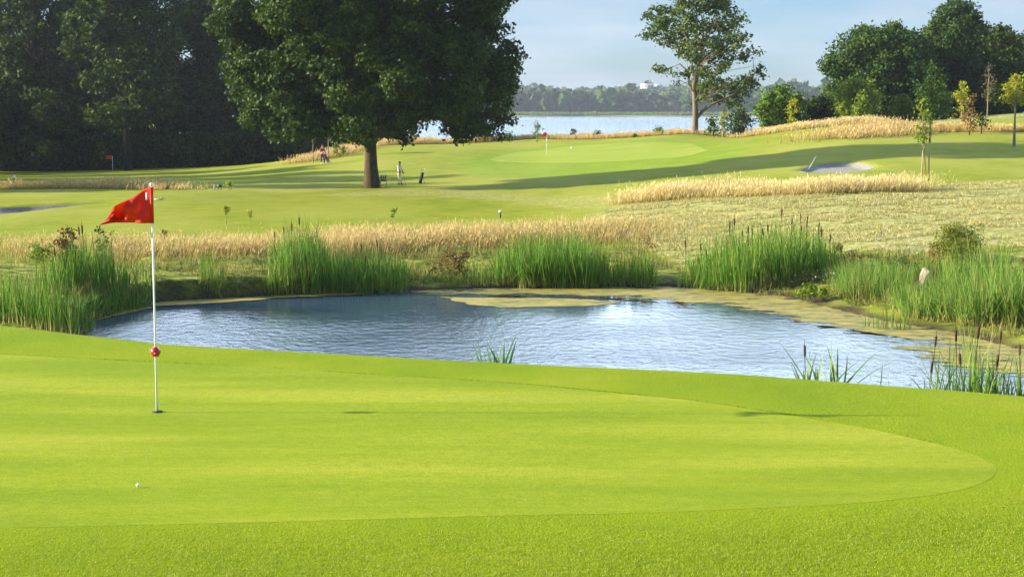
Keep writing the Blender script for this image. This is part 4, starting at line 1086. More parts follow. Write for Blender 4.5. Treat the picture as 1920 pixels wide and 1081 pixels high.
# white daisies
def daisies(pxs, rows, n, Ya, Yb, label):
    px = rng.uniform(*pxs, n); pr = rng.uniform(*rows, n)
    P = np.array([ground_at(a, b, 45) for a, b in zip(px, pr)])
    P[:, 2] += rng.uniform(.15, .5, n)
    a = rng.uniform(.014, .026, n)[:, None]
    d1 = np.column_stack([np.ones(n), np.zeros(n), rng.normal(0, .3, n)]); d2 = np.column_stack([rng.normal(0, .2, n), rng.normal(.3, .2, n), np.ones(n)])
    V = np.stack([P - d1 * a, P - d2 * a, P + d1 * a, P + d2 * a], 1).reshape(-1, 3)
    tag(link('daisies', mesh_np('daisies', V, np.arange(n * 4).reshape(-1, 4), 4, M_white)), label, kind='stuff')
M_white = plain('white_petals', (.75, .75, .68), .8, .1, .05)
daisies((1480, 1590), (520, 545), 70, 52, 56, 'white daisies below the cattails')
daisies((1640, 1745), (462, 490), 150, 54, 60, 'white daisies left of the feathery bush')

# --- woodland behind the left-hand green: three tree shapes, copied
def wood_tree(label, h, w, low, seed, leaf=M_forest, n=60, cz=None, size=.42, tw_den=1.0):
    r = np.random.default_rng(1200 + seed)
    zc = h * (low + 1) / 2; rz = h * (1 - low) / 2
    bl = envelope_blobs(n, 0, 0, zc, w, w, rz, w * .30, r, (.5, .98), None, -.95)
    return tree('woodland_tree', (0, 0, 0), [(0, 0, 0), (.1, .1, h * .25), (-.1, 0, h * .55), (0, 0, h * .85)], .34, bl, label, 'tree', leaf, M_barkd, tw_den, 15, size, .38, seed, TREE_GROUP, thr=-.45, frac=.7, nfreq=.7)
protos = [wood_tree('x', 24, 5.2, .10, 1), wood_tree('x', 27, 4.4, .16, 2), wood_tree('x', 21, 6.0, .05, 3), wood_tree('x', 12, 4.2, .0, 4, n=34)]
spots = [ # px, Y, proto, scale, label
 (10, 188, 1, .98, 'dark woodland tree at the left edge of the photo'),
 (75, 180, 0, 1.0, 'dark woodland tree, second from the left edge'),
 (150, 186, 2, 1.02, 'woodland tree with sunlit top above the left flag'),
 (240, 171, 0, 1.05, 'broad woodland tree with the brightest sunlit side, right of the left flag'),
 (300, 190, 1, .95, 'tall dark woodland tree left of the sky gap'),
 (385, 192, 0, .9, 'woodland tree with sunlit top right of the sky gap'),
 (430, 192, 2, 1.0, 'dark woodland tree whose right side is hidden by the oak'),
 (500, 206, 1, .95, 'dark woodland tree behind the left part of the oak'),
 (565, 204, 0, .9, 'dark woodland tree behind the oak, above the thin young trees'),
 (630, 210, 2, .85, 'dark woodland tree behind the oak trunk'),
 (690, 216, 0, .8, 'last woodland tree behind the oak, towards the lake'),
]
back = [(-60, 205), (190, 208), (440, 216), (520, 224), (600, 226), (680, 234)]
off = [(-70, 190), (-150, 192), (-240, 188), (-340, 194), (-450, 188)]
off2 = [(-90, 170, .80), (-170, 166, .9), (-60, 158, .62), (-150, 150, .9), (-110, 140, .95), (-180, 132, 1.0), (-120, 124, 1.0), (-230, 116, 1.0)]
low = [(-20, 176), (45, 182), (110, 176), (180, 180), (262, 186), (330, 184), (395, 188), (455, 186), (515, 190), (575, 196), (640, 196), (700, 202), (520, 178)]
done = []
used = set()
r = np.random.default_rng(31)
def put(i, px, Y, sc, label, group=TREE_GROUP):
    p = at(px, 300, Y); z = h1(p[0], p[1]) - .1
    if i not in used:
        used.add(i); o = protos[i]; o.location = (p[0], p[1], z); o.rotation_euler = (0, 0, r.uniform(0, 6.28)); o.scale = (sc, sc, sc)
    else:
        o = copy_tree(protos[i], (p[0], p[1], z), r.uniform(0, 6.28), (sc * r.uniform(.92, 1.08), sc * r.uniform(.92, 1.08), sc * r.uniform(.95, 1.08)))
    tag(o, label, 'tree', group); return o
for px, Y, i, sc, lb in spots: put(i, px, Y, sc, lb)
for px, Y in back: put(int(r.integers(0, 3)), px, Y, r.uniform(.9, 1.05), 'tree deep in the dark wood on the left, seen through gaps', 'trees deep in the left-hand wood')
for px, Y in off: put(int(r.integers(0, 3)), px, Y, r.uniform(.9, 1.1), 'tree of the same wood beyond the left edge', 'trees of the wood beyond the left edge')
for px, Y, s_c in off2: put(3, px, Y, s_c, 'lower tree of the same wood beyond the left edge', 'lower trees beyond the left edge')
for px, Y in low: put(3, px, Y, r.uniform(.6, .8), 'low dark tree under the canopy at the front of the left-hand wood', 'low trees along the front of the left-hand wood')

under = outline_tree('woodland_shrub', 40, 318, 176, 52, 262, 'dark undergrowth shrub along the foot of the left-hand wood', M_forest, 26, .36, tr=.06, low=-.12, seed=40, cat='shrub', group='undergrowth along the foot of the left-hand wood', tw_den=1.6, per=12, size=.36, tw_r=.3)
for px in range(-60, 760, 34):
    Y = 178 + r.uniform(-3, 3) + max(0, px - 420) * .085
    p = at(px, 300, Y)
    copy_tree(under, (p[0], p[1], h1(p[0], p[1]) - .15), r.uniform(0, 6.28), tuple(r.uniform(.8, 1.25, 3)))
outline_tree('bushy_tree', 1740, 234, 192, 70, 120, 'dark trees closing the gap far behind the tall sapling', M_forest, 40, .30, tr=.25, low=.0, seed=41, tw_den=1.4, per=14, size=.4, tw_r=.3)
outline_tree('bushy_tree', 1850, 232, 196, 80, 110, 'dark tree mass behind the bare pale-stemmed tree', M_forest, 40, .30, tr=.25, low=.0, seed=42, tw_den=1.4, per=14, size=.4, tw_r=.3)

# ------------------------------------------------------------------ far shore
M_far = leafmat('far_wood', [(.025, .06, .014), (.04, .085, .02), (.07, .12, .03), (.075, .075, .04), (.06, .12, .02)], .1, .7, .08, .004)
def far_wood():
    r = np.random.default_rng(5)
    n = 2600
    Y = 1425 + 900 * r.uniform(0, 1, n) ** 1.5; X = r.uniform(-.16, .34, n) * Y
    hh = r.uniform(15, 25, n) * (.85 + .25 * vnoise(X, Y, .02, 3)); hh *= np.where(r.uniform(0, 1, n) < .05, 1.3, 1)
    z = H(X, Y)
    V, F, Q = [], [], []; k = 0
    for i in range(n):
        m = 42 if Y[i] < 1700 else 24
        d = r.normal(0, 1, (m, 3)); d /= np.linalg.norm(d, axis=1)[:, None]; d[:, 2] = np.abs(d[:, 2]) * np.where(r.uniform(0, 1, m) < .6, 1, -.8)
        w = hh[i] * r.uniform(.26, .42)
        c = np.array([X[i], Y[i], z[i] + hh[i] * .52]) + d * (w, w, hh[i] * .5)
        nn = d + r.normal(0, .5, (m, 3)); nn /= np.linalg.norm(nn, axis=1)[:, None]
        a = np.cross(nn, r.normal(0, 1, (m, 3))); a /= np.linalg.norm(a, axis=1)[:, None]; b = np.cross(nn, a)
        s = w * .42
        V.append(np.stack([c - a * s, c - b * s, c + a * s, c + b * s], 1).reshape(-1, 3)); F.append(np.arange(m * 4).reshape(-1, 4) + k); k += m * 4
        Q.append(np.clip(np.full(m, r.uniform(0, 1)) + r.normal(0, .05, m), 0, 1))
    me = mesh_np('far_wood', np.concatenate(V), np.concatenate(F), 4, M_far, False, {'rnd': ('FACE', np.concatenate(Q))})
    tag(link('far_wood', me), 'hazy mixed wood on the far shore of the lake', kind='stuff')
    M_fr = blademat('far_reeds', [(.12, .19, .05), (.16, .24, .06), (.20, .26, .08)], (.08, .12, .04))
    n = 9000
    X = r.uniform(-260, 480, n); Y = 1402 + 14 * r.uniform(0, 1, n) + 8 * vnoise(X, X * 0, .03, 4)
    P = np.column_stack([X, Y, np.full(n, LK)])
    tag(blade_obj('far_reed_belt', [blades(P, r.uniform(2.6, 4.0, n), 1.1, .1, .3, seg=2)], M_fr), 'pale green reed belt along the far shore', kind='stuff')
far_wood()
M_wall = plain('white_render', (.48, .48, .47), .7, .2, .04, .2)
M_roofw = plain('grey_roof', (.42, .44, .46), .7, .2, .1, .2)
M_glass = plain('dark_glass', (.05, .07, .09), .2, .5, .1)
def far_house(px, row, w, h, label, d=10):
    b = at(px, row, 1980)
    t = empty('house', b)
    bag = Bag(); bag.box((0, 0, h / 2 - 9), (w, d, h + 18)); bag.obj('wall', M_wall, t, False)
    bag = Bag()
    bag.add([(-w / 2 - .4, -d / 2 - .4, h), (w / 2 + .4, -d / 2 - .4, h), (w / 2 + .4, d / 2 + .4, h), (-w / 2 - .4, d / 2 + .4, h), (-w / 2, 0, h + 1.6), (w / 2, 0, h + 1.6)], [(0, 1, 5, 4), (3, 4, 5, 2), (0, 4, 4, 3), (1, 2, 5, 5)])
    bag.obj('roof', M_roofw, t, False)
    for i in range(4):
        bag = Bag(); bag.box((-w * .36 + i * w * .24, -d / 2 - .03, h * .5), (w * .1, .1, h * .38)); bag.obj('window', M_glass, t, False)
    return tag(t, label, 'house', 'white buildings above the far wood')
far_house(1213, 165, 15, 3.6, 'white building, the brighter left one above the far wood')
far_house(1233, 164, 11, 2.6, 'pale low building right of the brighter one above the far wood')
# ------------------------------------------------------------------ flagsticks
M_pole = plain('white_pole', (.80, .80, .76), .35, .5, .03)
M_red = None
def flag_mat():
    m, t, out = new_mat('red_flag_cloth')
    c = ramp(t, nz(t, 4, 3), [(.3, (.62, .035, .012)), (.7, (.74, .05, .016))])
    p = prin(t, None, c, .55, .3, bump=nz(t, 260, 1), bstr=.15, bdist=.002)
    tr = t.nodes.new('ShaderNodeBsdfTranslucent'); tr.inputs[0].default_value = (.85, .07, .02, 1)
    ms = t.nodes.new('ShaderNodeMixShader'); ms.inputs[0].default_value = .35
    t.links.new(p.outputs[0], ms.inputs[1]); t.links.new(tr.outputs[0], ms.inputs[2]); t.links.new(ms.outputs[0], out.inputs[0])
    return m
M_red = flag_mat()
M_redball = plain('red_marker_ball', (.55, .03, .04), .3, .5, .1)
M_cap = plain('white_cap', (.85, .85, .83), .3, .5, .02)
M_label = plain('label_patch', (.55, .52, .62), .6, .3, .1)
M_patch = plain('sunlit_flag_hem', (.85, .55, .36), .6, .3, .05)

def flagstick(base, height, label, flag_outline, ball_z, ball_r, pr=.008, detail=True, amp=.05, group='red flagsticks'):
    t = empty('flagstick', base)
    b = Bag(); b.tube([(0, 0, -.12), (0, 0, height * .5), (0, 0, height)], [pr * 1.25, pr, pr * .8], 12); b.obj('pole', M_pole, t)
    # the cloth: rows from the hoist to the fly end, each with its own top and bottom, in loose waves
    b = Bag(); n = 34; m = 20; V = []
    xs, tops, bots = zip(*flag_outline)
    for i in range(n + 1):
        u = i / n; x = xs[-1] * u
        tp = np.interp(x if xs[-1] > 0 else -x, [abs(q) for q in xs], tops) if xs[-1] < 0 else np.interp(x, xs, tops)
        bt = np.interp(-x, [abs(q) for q in xs], bots) if xs[-1] < 0 else np.interp(x, xs, bots)
        for j in range(m + 1):
            v = j / m; z = tp + (bt - tp) * v
            y = amp * u * (math.sin(7.5 * u + 4.2 * v) + .45 * math.sin(15 * u - 5 * v + 1.0)) + .18 * amp * math.sin(20 * v + 9 * u) * u
            V.append((x - pr, y, z))
    F = [(i * (m + 1) + j, (i + 1) * (m + 1) + j, (i + 1) * (m + 1) + j + 1, i * (m + 1) + j + 1) for i in range(n) for j in range(m)]
    b.add(V, F); fl = b.obj('flag', M_red, t)
    sm = fl.modifiers.new('thickness', 'SOLIDIFY'); sm.thickness = .0015
    if detail:
        b = Bag(); b.tube([(0, 0, bots[0]), (0, 0, tops[0])], [pr * 1.9, pr * 1.9], 12); b.obj('sleeve', M_red, fl)
        b = Bag(); b.box((-.045, -.008, tops[0] - .09), (.022, .003, .07)); b.obj('maker_label', M_label, fl, False)
        b = Bag(); b.ball((0, 0, height + .008), .019); b.obj('knob', M_cap, t)
        b = Bag(); b.tube([(0, 0, -.10), (0, 0, .008)], [.054, .054], 24); b.obj('hole_cup', M_cup, t)
    # marker ball built of gores with a seam, in two colours
    b = Bag(); b.ball((0, 0, ball_z), ball_r, 20, 12); bo = b.obj('marker_ball', M_redball, t)
    if detail:
        for k in range(7):
            th = 2.4 * k; zz = (-.75, -.5, -.2, .1, .35, .6, .8)[k]
            rr = math.sqrt(1 - zz * zz) * ball_r
            d = Bag(); d.ball((rr * math.cos(th), rr * math.sin(th), ball_z + zz * ball_r), ball_r * .17, 8, 6); d.obj('pale_dimple', M_dimple, bo)
    return tag(t, label, 'flagstick', group)
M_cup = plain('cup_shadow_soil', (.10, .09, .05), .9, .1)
M_dimple = plain('pink_dimple', (.75, .32, .33), .4, .4)

fb = at_z(294.5, 771, h1(*at_z(294.5, 771, 0)[:2]) + .006)
SC1 = fb[1] / FPX
hh = (771 - 345) * SC1 * 1.008
def fz(row): return (771 - row) * SC1 * 1.008
fx = SC1
flagstick(fb, hh, 'near flagstick with large red flag and red ball, standing on the green', [
    (0, fz(348), fz(415)), (-10 * fx, fz(351), fz(415.2)), (-22 * fx, fz(359), fz(415)), (-40 * fx, fz(370), fz(414.6)), (-55 * fx, fz(378), fz(414.3)), (-68 * fx, fz(385), fz(414)), (-74 * fx, fz(390), fz(414.5)), (-79 * fx, fz(397), fz(415)), (-86 * fx, fz(406), fz(416)), (-92 * fx, fz(413), fz(417))],
    fz(657), 9.8 * SC1, .0095 * fb[1] / 16, True, .10)
p = ground_at(1025, 290, 120); s = p[1] / FPX
flagstick(p, 42 * s, 'flagstick with red flag on the middle green before the lake', [(0, 41.5 * s, 35 * s), (-4 * s, 41.8 * s, 33.8 * s), (-8 * s, 38 * s, 35 * s)], 23 * s, 1.1 * s, .018, False, .08)
p = crest_at(213, 140, 158, .5); s = p[1] / FPX
flagstick(p, 33 * s, 'small flagstick with red flag before the dark wood at left', [(0, 33 * s, 26 * s), (-5 * s, 33.5 * s, 26 * s), (-11 * s, 32 * s, 27 * s)], 9 * s, .9 * s, .018, False, .1)

# ------------------------------------------------------------------ golf ball on the green, small markers
M_ball = plain('golf_ball_white', (.82, .82, .80), .35, .5, .02)
p = at_z(258.5, 912, h1(*at_z(258.5, 912, 0)[:2]) + .006)
b = Bag(); b.ball((0, 0, .0135), .0145, 16, 10)
tag(link('golf_ball', b.mesh('golf_ball', M_ball), None, p), 'white golf ball lying on the near green', 'golf ball')
p = ground_at(1072, 279, 120); b = Bag()
b.tube([(0, 0, 0), (0, 0, .10), (0, 0, .15)], [.09, .09, .05], 12); b.ball((0, 0, .16), .06)
tag(link('tee_marker', b.mesh('tee_marker', plain('pale_blue_plastic', (.45, .6, .75), .5, .3)), None, p), 'pale blue marker on the middle green right of the flag', 'marker')

M_post = plain('dark_green_post', (.03, .07, .05), .6, .3)
M_postb = plain('dark_brown_post', (.07, .04, .035), .8, .2)
def bollard(px, row, px_h, label, col=M_post, capm=M_cap, w=.05, y0=60):
    p = ground_at(px, row, y0); s = p[1] / FPX; h = px_h * s
    t = empty('marker_post', p)
    b = Bag(); b.tube([(0, 0, -.05), (0, 0, h * .72)], [w, w], 10); b.obj('post', col, t)
    if capm:
        b = Bag(); b.tube([(0, 0, h * .70), (0, 0, h * .78), (0, 0, h * .96), (0, 0, h)], [w * 1.1, w * 1.75, w * 1.6, w * .7], 12); b.obj('cap', capm, t)
    return tag(t, label, 'marker post', 'small posts on the course')
bollard(27, 352, 24, 'dark green post with white top at the left edge', w=.06)
bollard(938, 408, 14, 'small white-topped post behind the golden grass', w=.05)
bollard(1255, 358, 10, 'little white-topped post left of the golden grass island', w=.06)
bollard(1154, 250, 20, 'dark thin post with brown top on the ridge before the lake', M_postb, M_postb, .055, 120)
bollard(1118, 251, 17, 'shorter dark post on the ridge, left of the thin one', M_postb, M_postb, .055, 120)
# blue marker pair on the left fairway
p = ground_at(412, 356, 90); t = empty('tee_sign', p)
b = Bag(); b.box((0, 0, .28), (.30, .10, .16)); b.obj('sign_box', plain('navy_box', (.03, .04, .12), .5, .3), t, False)
for dx in (-.1, .1):
    b = Bag(); b.tube([(dx, 0, -.05), (dx, 0, .2)], .02, 6); b.obj('leg', M_post, t)
tag(t, 'small dark blue box on short legs on the left fairway', 'marker')
p = ground_at(402, 356, 90); b = Bag(); b.tube([(0, 0, -.05), (0, 0, .38), (0, 0, .40)], [.03, .03, .01], 8)
tag(link('marker_peg', b.mesh('marker_peg', plain('grey_blue_peg', (.35, .42, .55), .6, .3)), None, p), 'pale grey-blue peg left of the dark blue box', 'marker')

# rakes: handle, head and tines
def rake(px0, row0, px1, row1, label, y0=60, flat=False):
    p = ground_at(px0, row0, y0); q = (ground_at(px1, row1, y0) + (0, 0, .12) if flat else at(px1, row1, p[1] + .3)) - p
    if flat: q = q * min(1, 2.2 / np.linalg.norm(q))
    t = empty('bunker_rake', p)
    b = Bag(); b.tube([(0, 0, .06), tuple(q)], .022, 8); b.obj('handle', M_alu, t)
    b = Bag(); b.box((0, 0, .05), (.5, .04, .04))
    for k in range(9): b.tube([(-.22 + .055 * k, 0, .05), (-.22 + .055 * k, -.02, -.03)], .008, 6)
    b.obj('rake_head', M_alu, t, False)
    return tag(t, label, 'rake', 'bunker rakes')
M_alu = plain('pale_rake_metal', (.48, .50, .52), .5, .4, .05)
rake(1517, 318, 1530, 293, 'pale rake leaning up out of the right-hand bunker')
rake(297, 375, 308, 366, 'pale blue-grey rake lying at the tip of the left bunker', flat=True)

# ------------------------------------------------------------------ boulder
def boulder(px, row, Y, rx, top, label):
    b0 = at(px, row, Y); b0[2] = max(b0[2], h1(b0[0], b0[1])) ; s = Y / FPX
    n = 48; m = 30; V = []
    for i in range(m + 1):
        ph = math.pi * i / m; ph = min(max(ph, .03), math.pi - .03)
        for j in range(n):
            th = 2 * math.pi * j / n
            d = np.array([math.sin(ph) * math.cos(th), math.sin(ph) * math.sin(th), math.cos(ph)])
            f = 1 + .12 * math.sin(3 * d[0] + 2 * d[2] + 1) + .09 * math.sin(5 * d[1] - 3 * d[2]) + .05 * math.sin(9 * d[0] + 7 * d[1])
            # flattened facets as on a split field stone
            for nn, c in (((.8, -.3, .5), .66), ((-.75, -.5, .45), .74), ((0, -.95, .1), .70), ((.1, -.2, .95), .86), ((.6, -.8, -.2), .78), ((-.4, -.6, .7), .80)):
                nn = np.array(nn) / np.linalg.norm(nn); f = min(f, c / max(.2, d @ nn)) if d @ nn > .6 else f
            V.append(d * f)
    V = np.array(V) * (rx * s, rx * s, (row - top) * s * .55); V[:, 2] += (row - top) * s * .42
    F = [(i * n + j, (i + 1) * n + j, (i + 1) * n + (j + 1) % n, i * n + (j + 1) % n) for i in range(m) for j in range(n)]
    mt, t, out = new_mat('boulder_stone')
    c = ramp(t, nz(t, 5, 6, .7), [(.3, (.15, .11, .08)), (.5, (.34, .26, .19)), (.75, (.46, .38, .30))])
    prin(t, out, c, .85, .2, bump=nz(t, 9, 6, .7), bstr=.7, bdist=.05)
    tag(link('boulder', mesh_np('boulder', V, F, 4, mt, True), None, b0), label, 'boulder')
boulder(1738, 543, 50.5, 15, 500, 'pale pinkish boulder half hidden in the rushes')

# ------------------------------------------------------------------ wooden rack beside the oak
p = ground_at(724, 352, 95); s = p[1] / FPX
t = empty('wooden_rack', p)
M_pale = plain('pale_timber', (.55, .42, .30), .8, .2, .15, 8)
M_dk = plain('dark_navy_plastic', (.025, .03, .05), .5, .3)
x0, x1 = -12 * s, 1.5 * s
for x, nm in ((x0 + .04, 'leg'), (x1 - .04, 'leg')):
    b = Bag(); b.tube([(x, -.18, -.05), (x + .02, -.02, 17 * s)], .03, 8); b.tube([(x, .2, -.05), (x + .02, .02, 17 * s)], .03, 8); b.obj('leg', M_pale, t)
b = Bag(); b.box(((x0 + x1) / 2, 0, 16.3 * s), (x1 - x0, .14, .05)); b.obj('shelf', M_pale, t, False)
b = Bag(); b.box(((x0 + x1) / 2, -.03, 13.6 * s), (x1 - x0 - .02, .05, .11)); b.obj('panel', M_dk, t, False)
b = Bag(); b.box(((x0 + x1) / 2, 0, 5 * s), (x1 - x0 - .06, .04, .05)); b.obj('stretcher', M_pale, t, False)
for k in range(3):
    xx = x0 + (.26 + .30 * k) * (x1 - x0)
    b = Bag(); b.tube([(xx - .03, 0, 16.8 * s), (xx - .01, 0, 20 * s), (xx + .035, 0, 25.5 * s)], [.075, .05, .012], 8); b.obj('peg', M_dk, t)
tag(t, 'pale wooden rack with three dark pointed pegs beside the oak trunk', 'rack')

# ------------------------------------------------------------------ people
def skin_mesh(name, joints, edges, mat, parent=None, sub=2, root=0):
    """joints: list of (x,y,z,r) or (x,y,z,(ra,rb))"""
    me = bpy.data.meshes.new(name)
    me.from_pydata([j[:3] for j in joints], edges, [])
    o = bpy.data.objects.new(name, me); COL.objects.link(o)
    o.modifiers.new('skin', 'SKIN')
    sv = me.skin_vertices[0].data if me.skin_vertices else None
    if sv is None:
        bpy.context.view_layer.objects.active = o
        bpy.ops.object.modifier_remove(modifier='skin')
        bpy.ops.object.modifier_add(type='SKIN'); sv = me.skin_vertices[0].data
    for i, j in enumerate(joints):
        rr = j[3]; sv[i].radius = rr if isinstance(rr, tuple) else (rr, rr)
        sv[i].use_root = (i == root)
    s2 = o.modifiers.new('sub', 'SUBSURF'); s2.levels = sub; s2.render_levels = sub
    dg = bpy.context.evaluated_depsgraph_get()
    m2 = bpy.data.meshes.new_from_object(o.evaluated_get(dg))
    m2.name = name
    bpy.data.objects.remove(o)
    m2.materials.clear(); m2.materials.append(mat)
    m2.polygons.foreach_set('use_smooth', np.ones(len(m2.polygons), bool))
    return link(name, m2, parent)

M_skin = plain('skin', (.42, .25, .17), .6, .3, .05)
M_skind = plain('tanned_skin', (.16, .09, .06), .6, .3, .05)
def person(base, rz, L, R_, feetL, feetR, cols, label, skin, head=(0, 0, 0), scale=1.0, hold=(), cap=None):
    """facing -y in its own space; L, R_: (elbow, hand) points; feet: (knee, ankle)"""
    t = empty('person', base, rz); t.scale = (scale,) * 3
    hx, hy, hz = head
    J = [(0, 0, .95, (.15, .11)), (0, 0, 1.12, (.13, .10)), (0, 0, 1.32, (.17, .11)), (0, 0, 1.44, (.14, .09)), (0, 0, 1.52, .055), (hx * .3, hy * .3 - .01, 1.57, .055), (hx, hy - .02, 1.64, (.072, .082)), (hx, hy, 1.72, (.075, .09)), (hx, hy - .105, 1.65, .014)]
    E = [(0, 1), (1, 2), (2, 3), (3, 4), (4, 5), (5, 6), (6, 7), (6, 8)]
    def chain(a, pts):
        k = a
        for q_ in pts: J.append(q_); E.append((k, len(J) - 1)); k = len(J) - 1
        return k
    for sgn, (el, ha) in ((-1, L), (1, R_)):
        k = chain(3, [(sgn * .18, 0, 1.42, .055), (*el, .042), (*ha, .028)])
        hd = np.array(ha) - np.array(el); hd /= np.linalg.norm(hd)
        pm = np.array(ha) + hd * .07; kp = chain(k, [(*pm, (.036, .02))])
        sd_ = np.cross(hd, (0, 0, 1)); sd_ = sd_ / (np.linalg.norm(sd_) + 1e-6) if np.linalg.norm(sd_) > .05 else np.array([0, 1., 0])
        for q_, ln in ((-.03, .055), (-.01, .068), (.01, .065), (.03, .05)):
            a_ = pm + sd_ * q_ + hd * .035; b_ = a_ + hd * ln * .6 ; c_ = b_ + hd * ln * .4 + np.array([0, -.018, -.012])
            chain(kp, [(*a_, .0095), (*b_, .009), (*c_, .008)])
        th = np.array(ha) + sd_ * .045 + hd * .02; chain(k, [(*th, .011), (*(th + hd * .045 + sd_ * .012), .010)])
    for sgn, (kn, an) in ((-1, feetL), (1, feetR)):
        chain(0, [(sgn * .09, 0, .88, .085), (*kn, .058), (*an, .04), (an[0], an[1] - .14, .035, (.04, .025))])
    skin_mesh('body', J, E, skin, t)
    shirt, trous, shoe, hair = cols
    # shirt with sleeves, a little proud of the body
    S = [(0, 0, .93, (.165, .125)), (0, 0, 1.12, (.155, .12)), (0, 0, 1.32, (.195, .13)), (0, 0, 1.45, (.14, .095))]; SE = [(0, 1), (1, 2), (2, 3)]
    for sgn, (el, ha) in ((-1, L), (1, R_)):
        S.append((sgn * .185, 0, 1.42, .075)); SE.append((3, len(S) - 1))
        S.append((*el, .058)); SE.append((len(S) - 2, len(S) - 1))
        if cap == 'long': S.append((*(np.array(el) + (np.array(ha) - np.array(el)) * .88), .045)); SE.append((len(S) - 2, len(S) - 1))
    skin_mesh('shirt', S, SE, shirt, t)
    S = [(0, 0, .98, (.158, .118)), (0, 0, .88, (.15, .12))]; SE = [(0, 1)]
    for sgn, (kn, an) in ((-1, feetL), (1, feetR)):
        S.append((sgn * .095, 0, .80, .098)); SE.append((1, len(S) - 1))
        S.append((*kn, .078)); SE.append((len(S) - 2, len(S) - 1))
        S.append((an[0], an[1], an[2] + .02, .062)); SE.append((len(S) - 2, len(S) - 1))
    skin_mesh('trousers', S, SE, trous, t)
    for kn, an in (feetL, feetR):
        skin_mesh('shoe', [(an[0], an[1] + .04, .045, (.045, .045)), (an[0], an[1] - .06, .04, (.048, .036)), (an[0], an[1] - .17, .033, (.042, .028))], [(0, 1), (1, 2)], shoe, t)
    b = Bag(); b.ball((hx, hy + .015, 1.735), (.092, .108, .082), 16, 10); ho = b.obj('hair' if cap != 'long' else 'cap', hair, t)
    if cap == 'long':
        b = Bag(); b.box((hx, hy - .12, 1.72), (.13, .10, .012)); b.obj('cap_peak', hair, ho, False)
    for sx in (-.03, .03):
        b = Bag(); b.ball((hx + sx, hy - .095, 1.675), .011, 8, 6); b.obj('eye', M_dk, t)
    for sx in (-.082, .082):
        b = Bag(); b.ball((hx + sx, hy, 1.655), (.012, .024, .032), 8, 6); b.obj('ear', skin, t)
    return tag(t, label, 'person')
M_wshirt = plain('white_shirt', (.80, .80, .78), .8, .2, .03)
M_cream = plain('cream_trousers', (.74, .64, .42), .8, .2, .06)
M_black = plain('black_shoes', (.03, .025, .02), .5, .3)
M_redsw = plain('red_sweater', (.50, .02, .02), .8, .2, .1)
M_navy = plain('navy_trousers', (.03, .035, .06), .8, .2)
M_cap2 = plain('navy_cap', (.06, .06, .16), .7, .2)
M_wshoe = plain('light_shoes', (.6, .62, .62), .5, .3)
p = ground_at(749, 346, 95); s = p[1] / FPX
sc = 43.5 * s / 1.82
pw = person(p, R(65), ((-.24, -.06, 1.14), (-.16, -.26, .98)), ((.24, -.10, 1.14), (.10, -.28, .96)), ((-.11, -.02, .50), (-.12, .02, .08)), ((.12, -.04, .50), (.14, -.10, .08)),
       (M_wshirt, M_cream, M_black, M_black), 'person in white shirt and cream trousers standing right of the oak, holding a club', M_skind, (.02, -.03, 0), sc)
# the club held in both hands
t = empty('golf_club', p, R(65)); t.scale = (sc,) * 3
b = Bag(); b.tube([(.0, -.30, .98), (.02, -.42, .50), (.04, -.52, .05)], .009, 6); b.obj('shaft', M_dk, t)
b = Bag(); b.tube([(-.01, -.28, 1.06), (.0, -.31, .90)], .015, 8); b.obj('grip', M_black, t)
b = Bag(); b.ball((.06, -.54, .035), (.055, .03, .028)); b.obj('club_head', M_dk, t)
tag(t, 'dark golf club held low by the person in white', 'golf club')

p2 = ground_at(604.5, 307, 95); s = p2[1] / FPX; sc2 = 35.5 * s / 1.82
person(p2, R(38), ((-.25, -.10, 1.16), (-.10, -.30, .98)), ((.25, -.08, 1.16), (.20, -.36, 1.0)), ((-.10, -.04, .50), (-.13, .03, .08)), ((.12, -.12, .50), (.15, -.14, .08)),
       (M_redsw, M_navy, M_wshoe, M_cap2), 'person in red sweater and dark trousers with a trolley, left of the oak', M_skin, (.02, -.04, 0), sc2, cap='long')

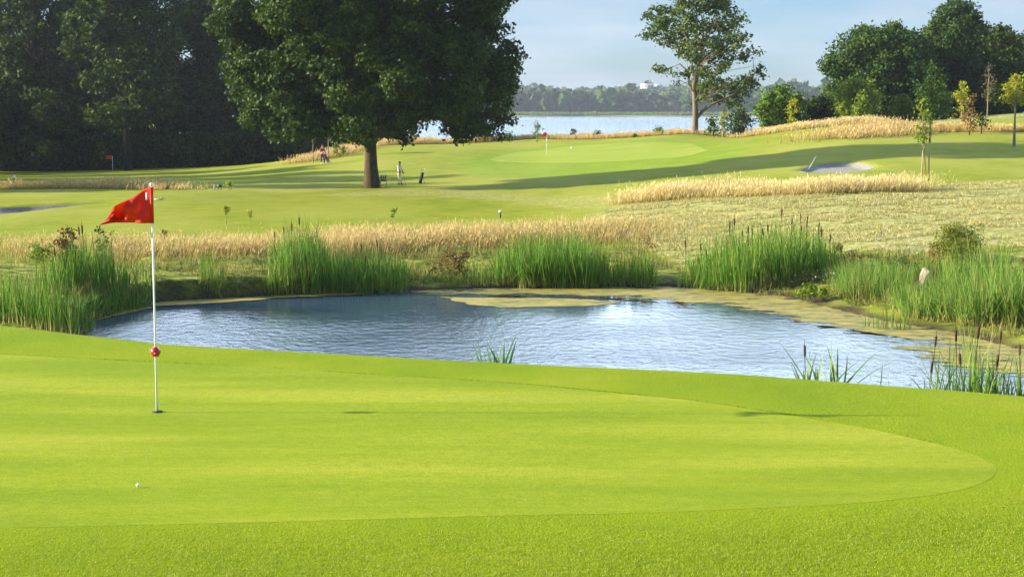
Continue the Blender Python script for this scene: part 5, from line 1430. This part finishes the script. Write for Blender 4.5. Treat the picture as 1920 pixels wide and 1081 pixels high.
# ------------------------------------------------------------------ golf bags
def golf_bag(base, rz, lean, sc, label, body, clubs=5, trolley=False, covers=None, cat='golf bag'):
    t = empty('golf_bag', base, rz); t.scale = (sc,) * 3
    a = np.array([math.sin(lean), 0, math.cos(lean)])
    o = np.array([0, 0, .05 if not trolley else .12])
    b = Bag(); hs = [0, .03, .30, .34, .62, .66, .86, .88]; rs = [.10, .125, .125, .14, .135, .125, .13, .145]
    b.tube([o + a * h for h in hs], rs, 14); bd = b.obj('bag_body', body, t)
    b = Bag(); b.tube([o + a * .12 + (0, -.13, 0), o + a * .40 + (0, -.13, 0)], [.07, .075], 10); b.obj('pocket', body, bd)
    b = Bag(); b.tube([o + a * .80 + (0, -.10, 0), o + a * .62 + (0, -.24, 0), o + a * .38 + (0, -.16, 0)], [.018, .022, .018], 6); b.obj('strap', M_black, bd)
    r = np.random.default_rng(77)
    for k in range(clubs):
        th = 2 * math.pi * k / clubs; f = o + a * .86 + np.array([math.cos(th) * .07, math.sin(th) * .07, 0]); e = f + a * r.uniform(.16, .30) + np.array([math.cos(th), math.sin(th), 0]) * .03
        c_ = link('club', None or Bag().tube([f, e], .007, 6).mesh('club', M_alu), t)
        b = Bag(); big = k % 2 == 0; b.ball(e, (.055, .04, .05) if big else (.035, .015, .04), 10, 8)
        b.obj('head_cover' if big else 'club_head', (covers or [M_dk])[k % len(covers or [1])], c_)
    if trolley:
        for sy in (-.24, .24):
            n = 20; b = Bag(); th = np.linspace(0, 2 * math.pi, n)
            b.tube(np.column_stack([.02 + .13 * np.cos(th), np.full(n, sy), .13 + .13 * np.sin(th)]), .022, 6, False)
            for k in range(5): b.tube([(.02, sy, .13), (.02 + .12 * math.cos(k * 1.257), sy, .13 + .12 * math.sin(k * 1.257))], .006, 6)
            b.obj('wheel', M_wshoe, t)
        b = Bag(); b.tube([(.02, -.24, .13), (.02, .24, .13)], .012, 6); b.tube([(.0, 0, .10), o + a * .9 + (.10, 0, -.08), o + a * 1.05 + (-.05, 0, .10)], .014, 6); b.obj('frame', M_alu, t)
    else:
        for sy in (-.18, .18):
            b = Bag(); b.tube([o + a * .66, (.42 * (1 if lean > 0 else -1) * 0 + .02 + math.sin(lean) * .66 + .22, sy, 0)], .010, 6); b.obj('stand_leg', M_alu, t)
    return tag(t, label, cat)
M_blackbag = plain('black_bag', (.025, .025, .03), .6, .3)
M_maroon = plain('maroon_bag', (.09, .04, .04), .7, .2)
M_tanc = plain('tan_cover', (.55, .35, .2), .8, .2)
p = ground_at(787.5, 345, 95); s = p[1] / FPX
golf_bag(p, 0, .24, 27.5 * s / 1.15, 'black golf bag with a white head cover leaning right of the person in white', M_blackbag, 5, False, [M_cap, M_alu, M_dk, M_dk, M_tanc])
p = ground_at(617, 307.5, 95); s = p[1] / FPX
golf_bag(p, R(15), -.52, 24 * s / 1.15, 'maroon golf bag on a two-wheeled trolley beside the person in red', M_maroon, 4, True, [M_cap, M_alu, M_cap, M_dk])

# ------------------------------------------------------------------ air: thin haze, sky wholly outside
b = Bag(); b.box((120, 1700, 80), (3000, 3900, 180))
m, tt, out = new_mat('thin_haze')
pv = tt.nodes.new('ShaderNodeVolumePrincipled'); pv.inputs['Density'].default_value = .00010
pv.inputs['Color'].default_value = (.80, .88, 1, 1); pv.inputs['Anisotropy'].default_value = .2
tt.links.new(pv.outputs[0], out.inputs['Volume'])
hz = b.obj('haze', m, None, False)
tag(hz, 'thin blue summer haze over the course and the lake', kind='stuff')
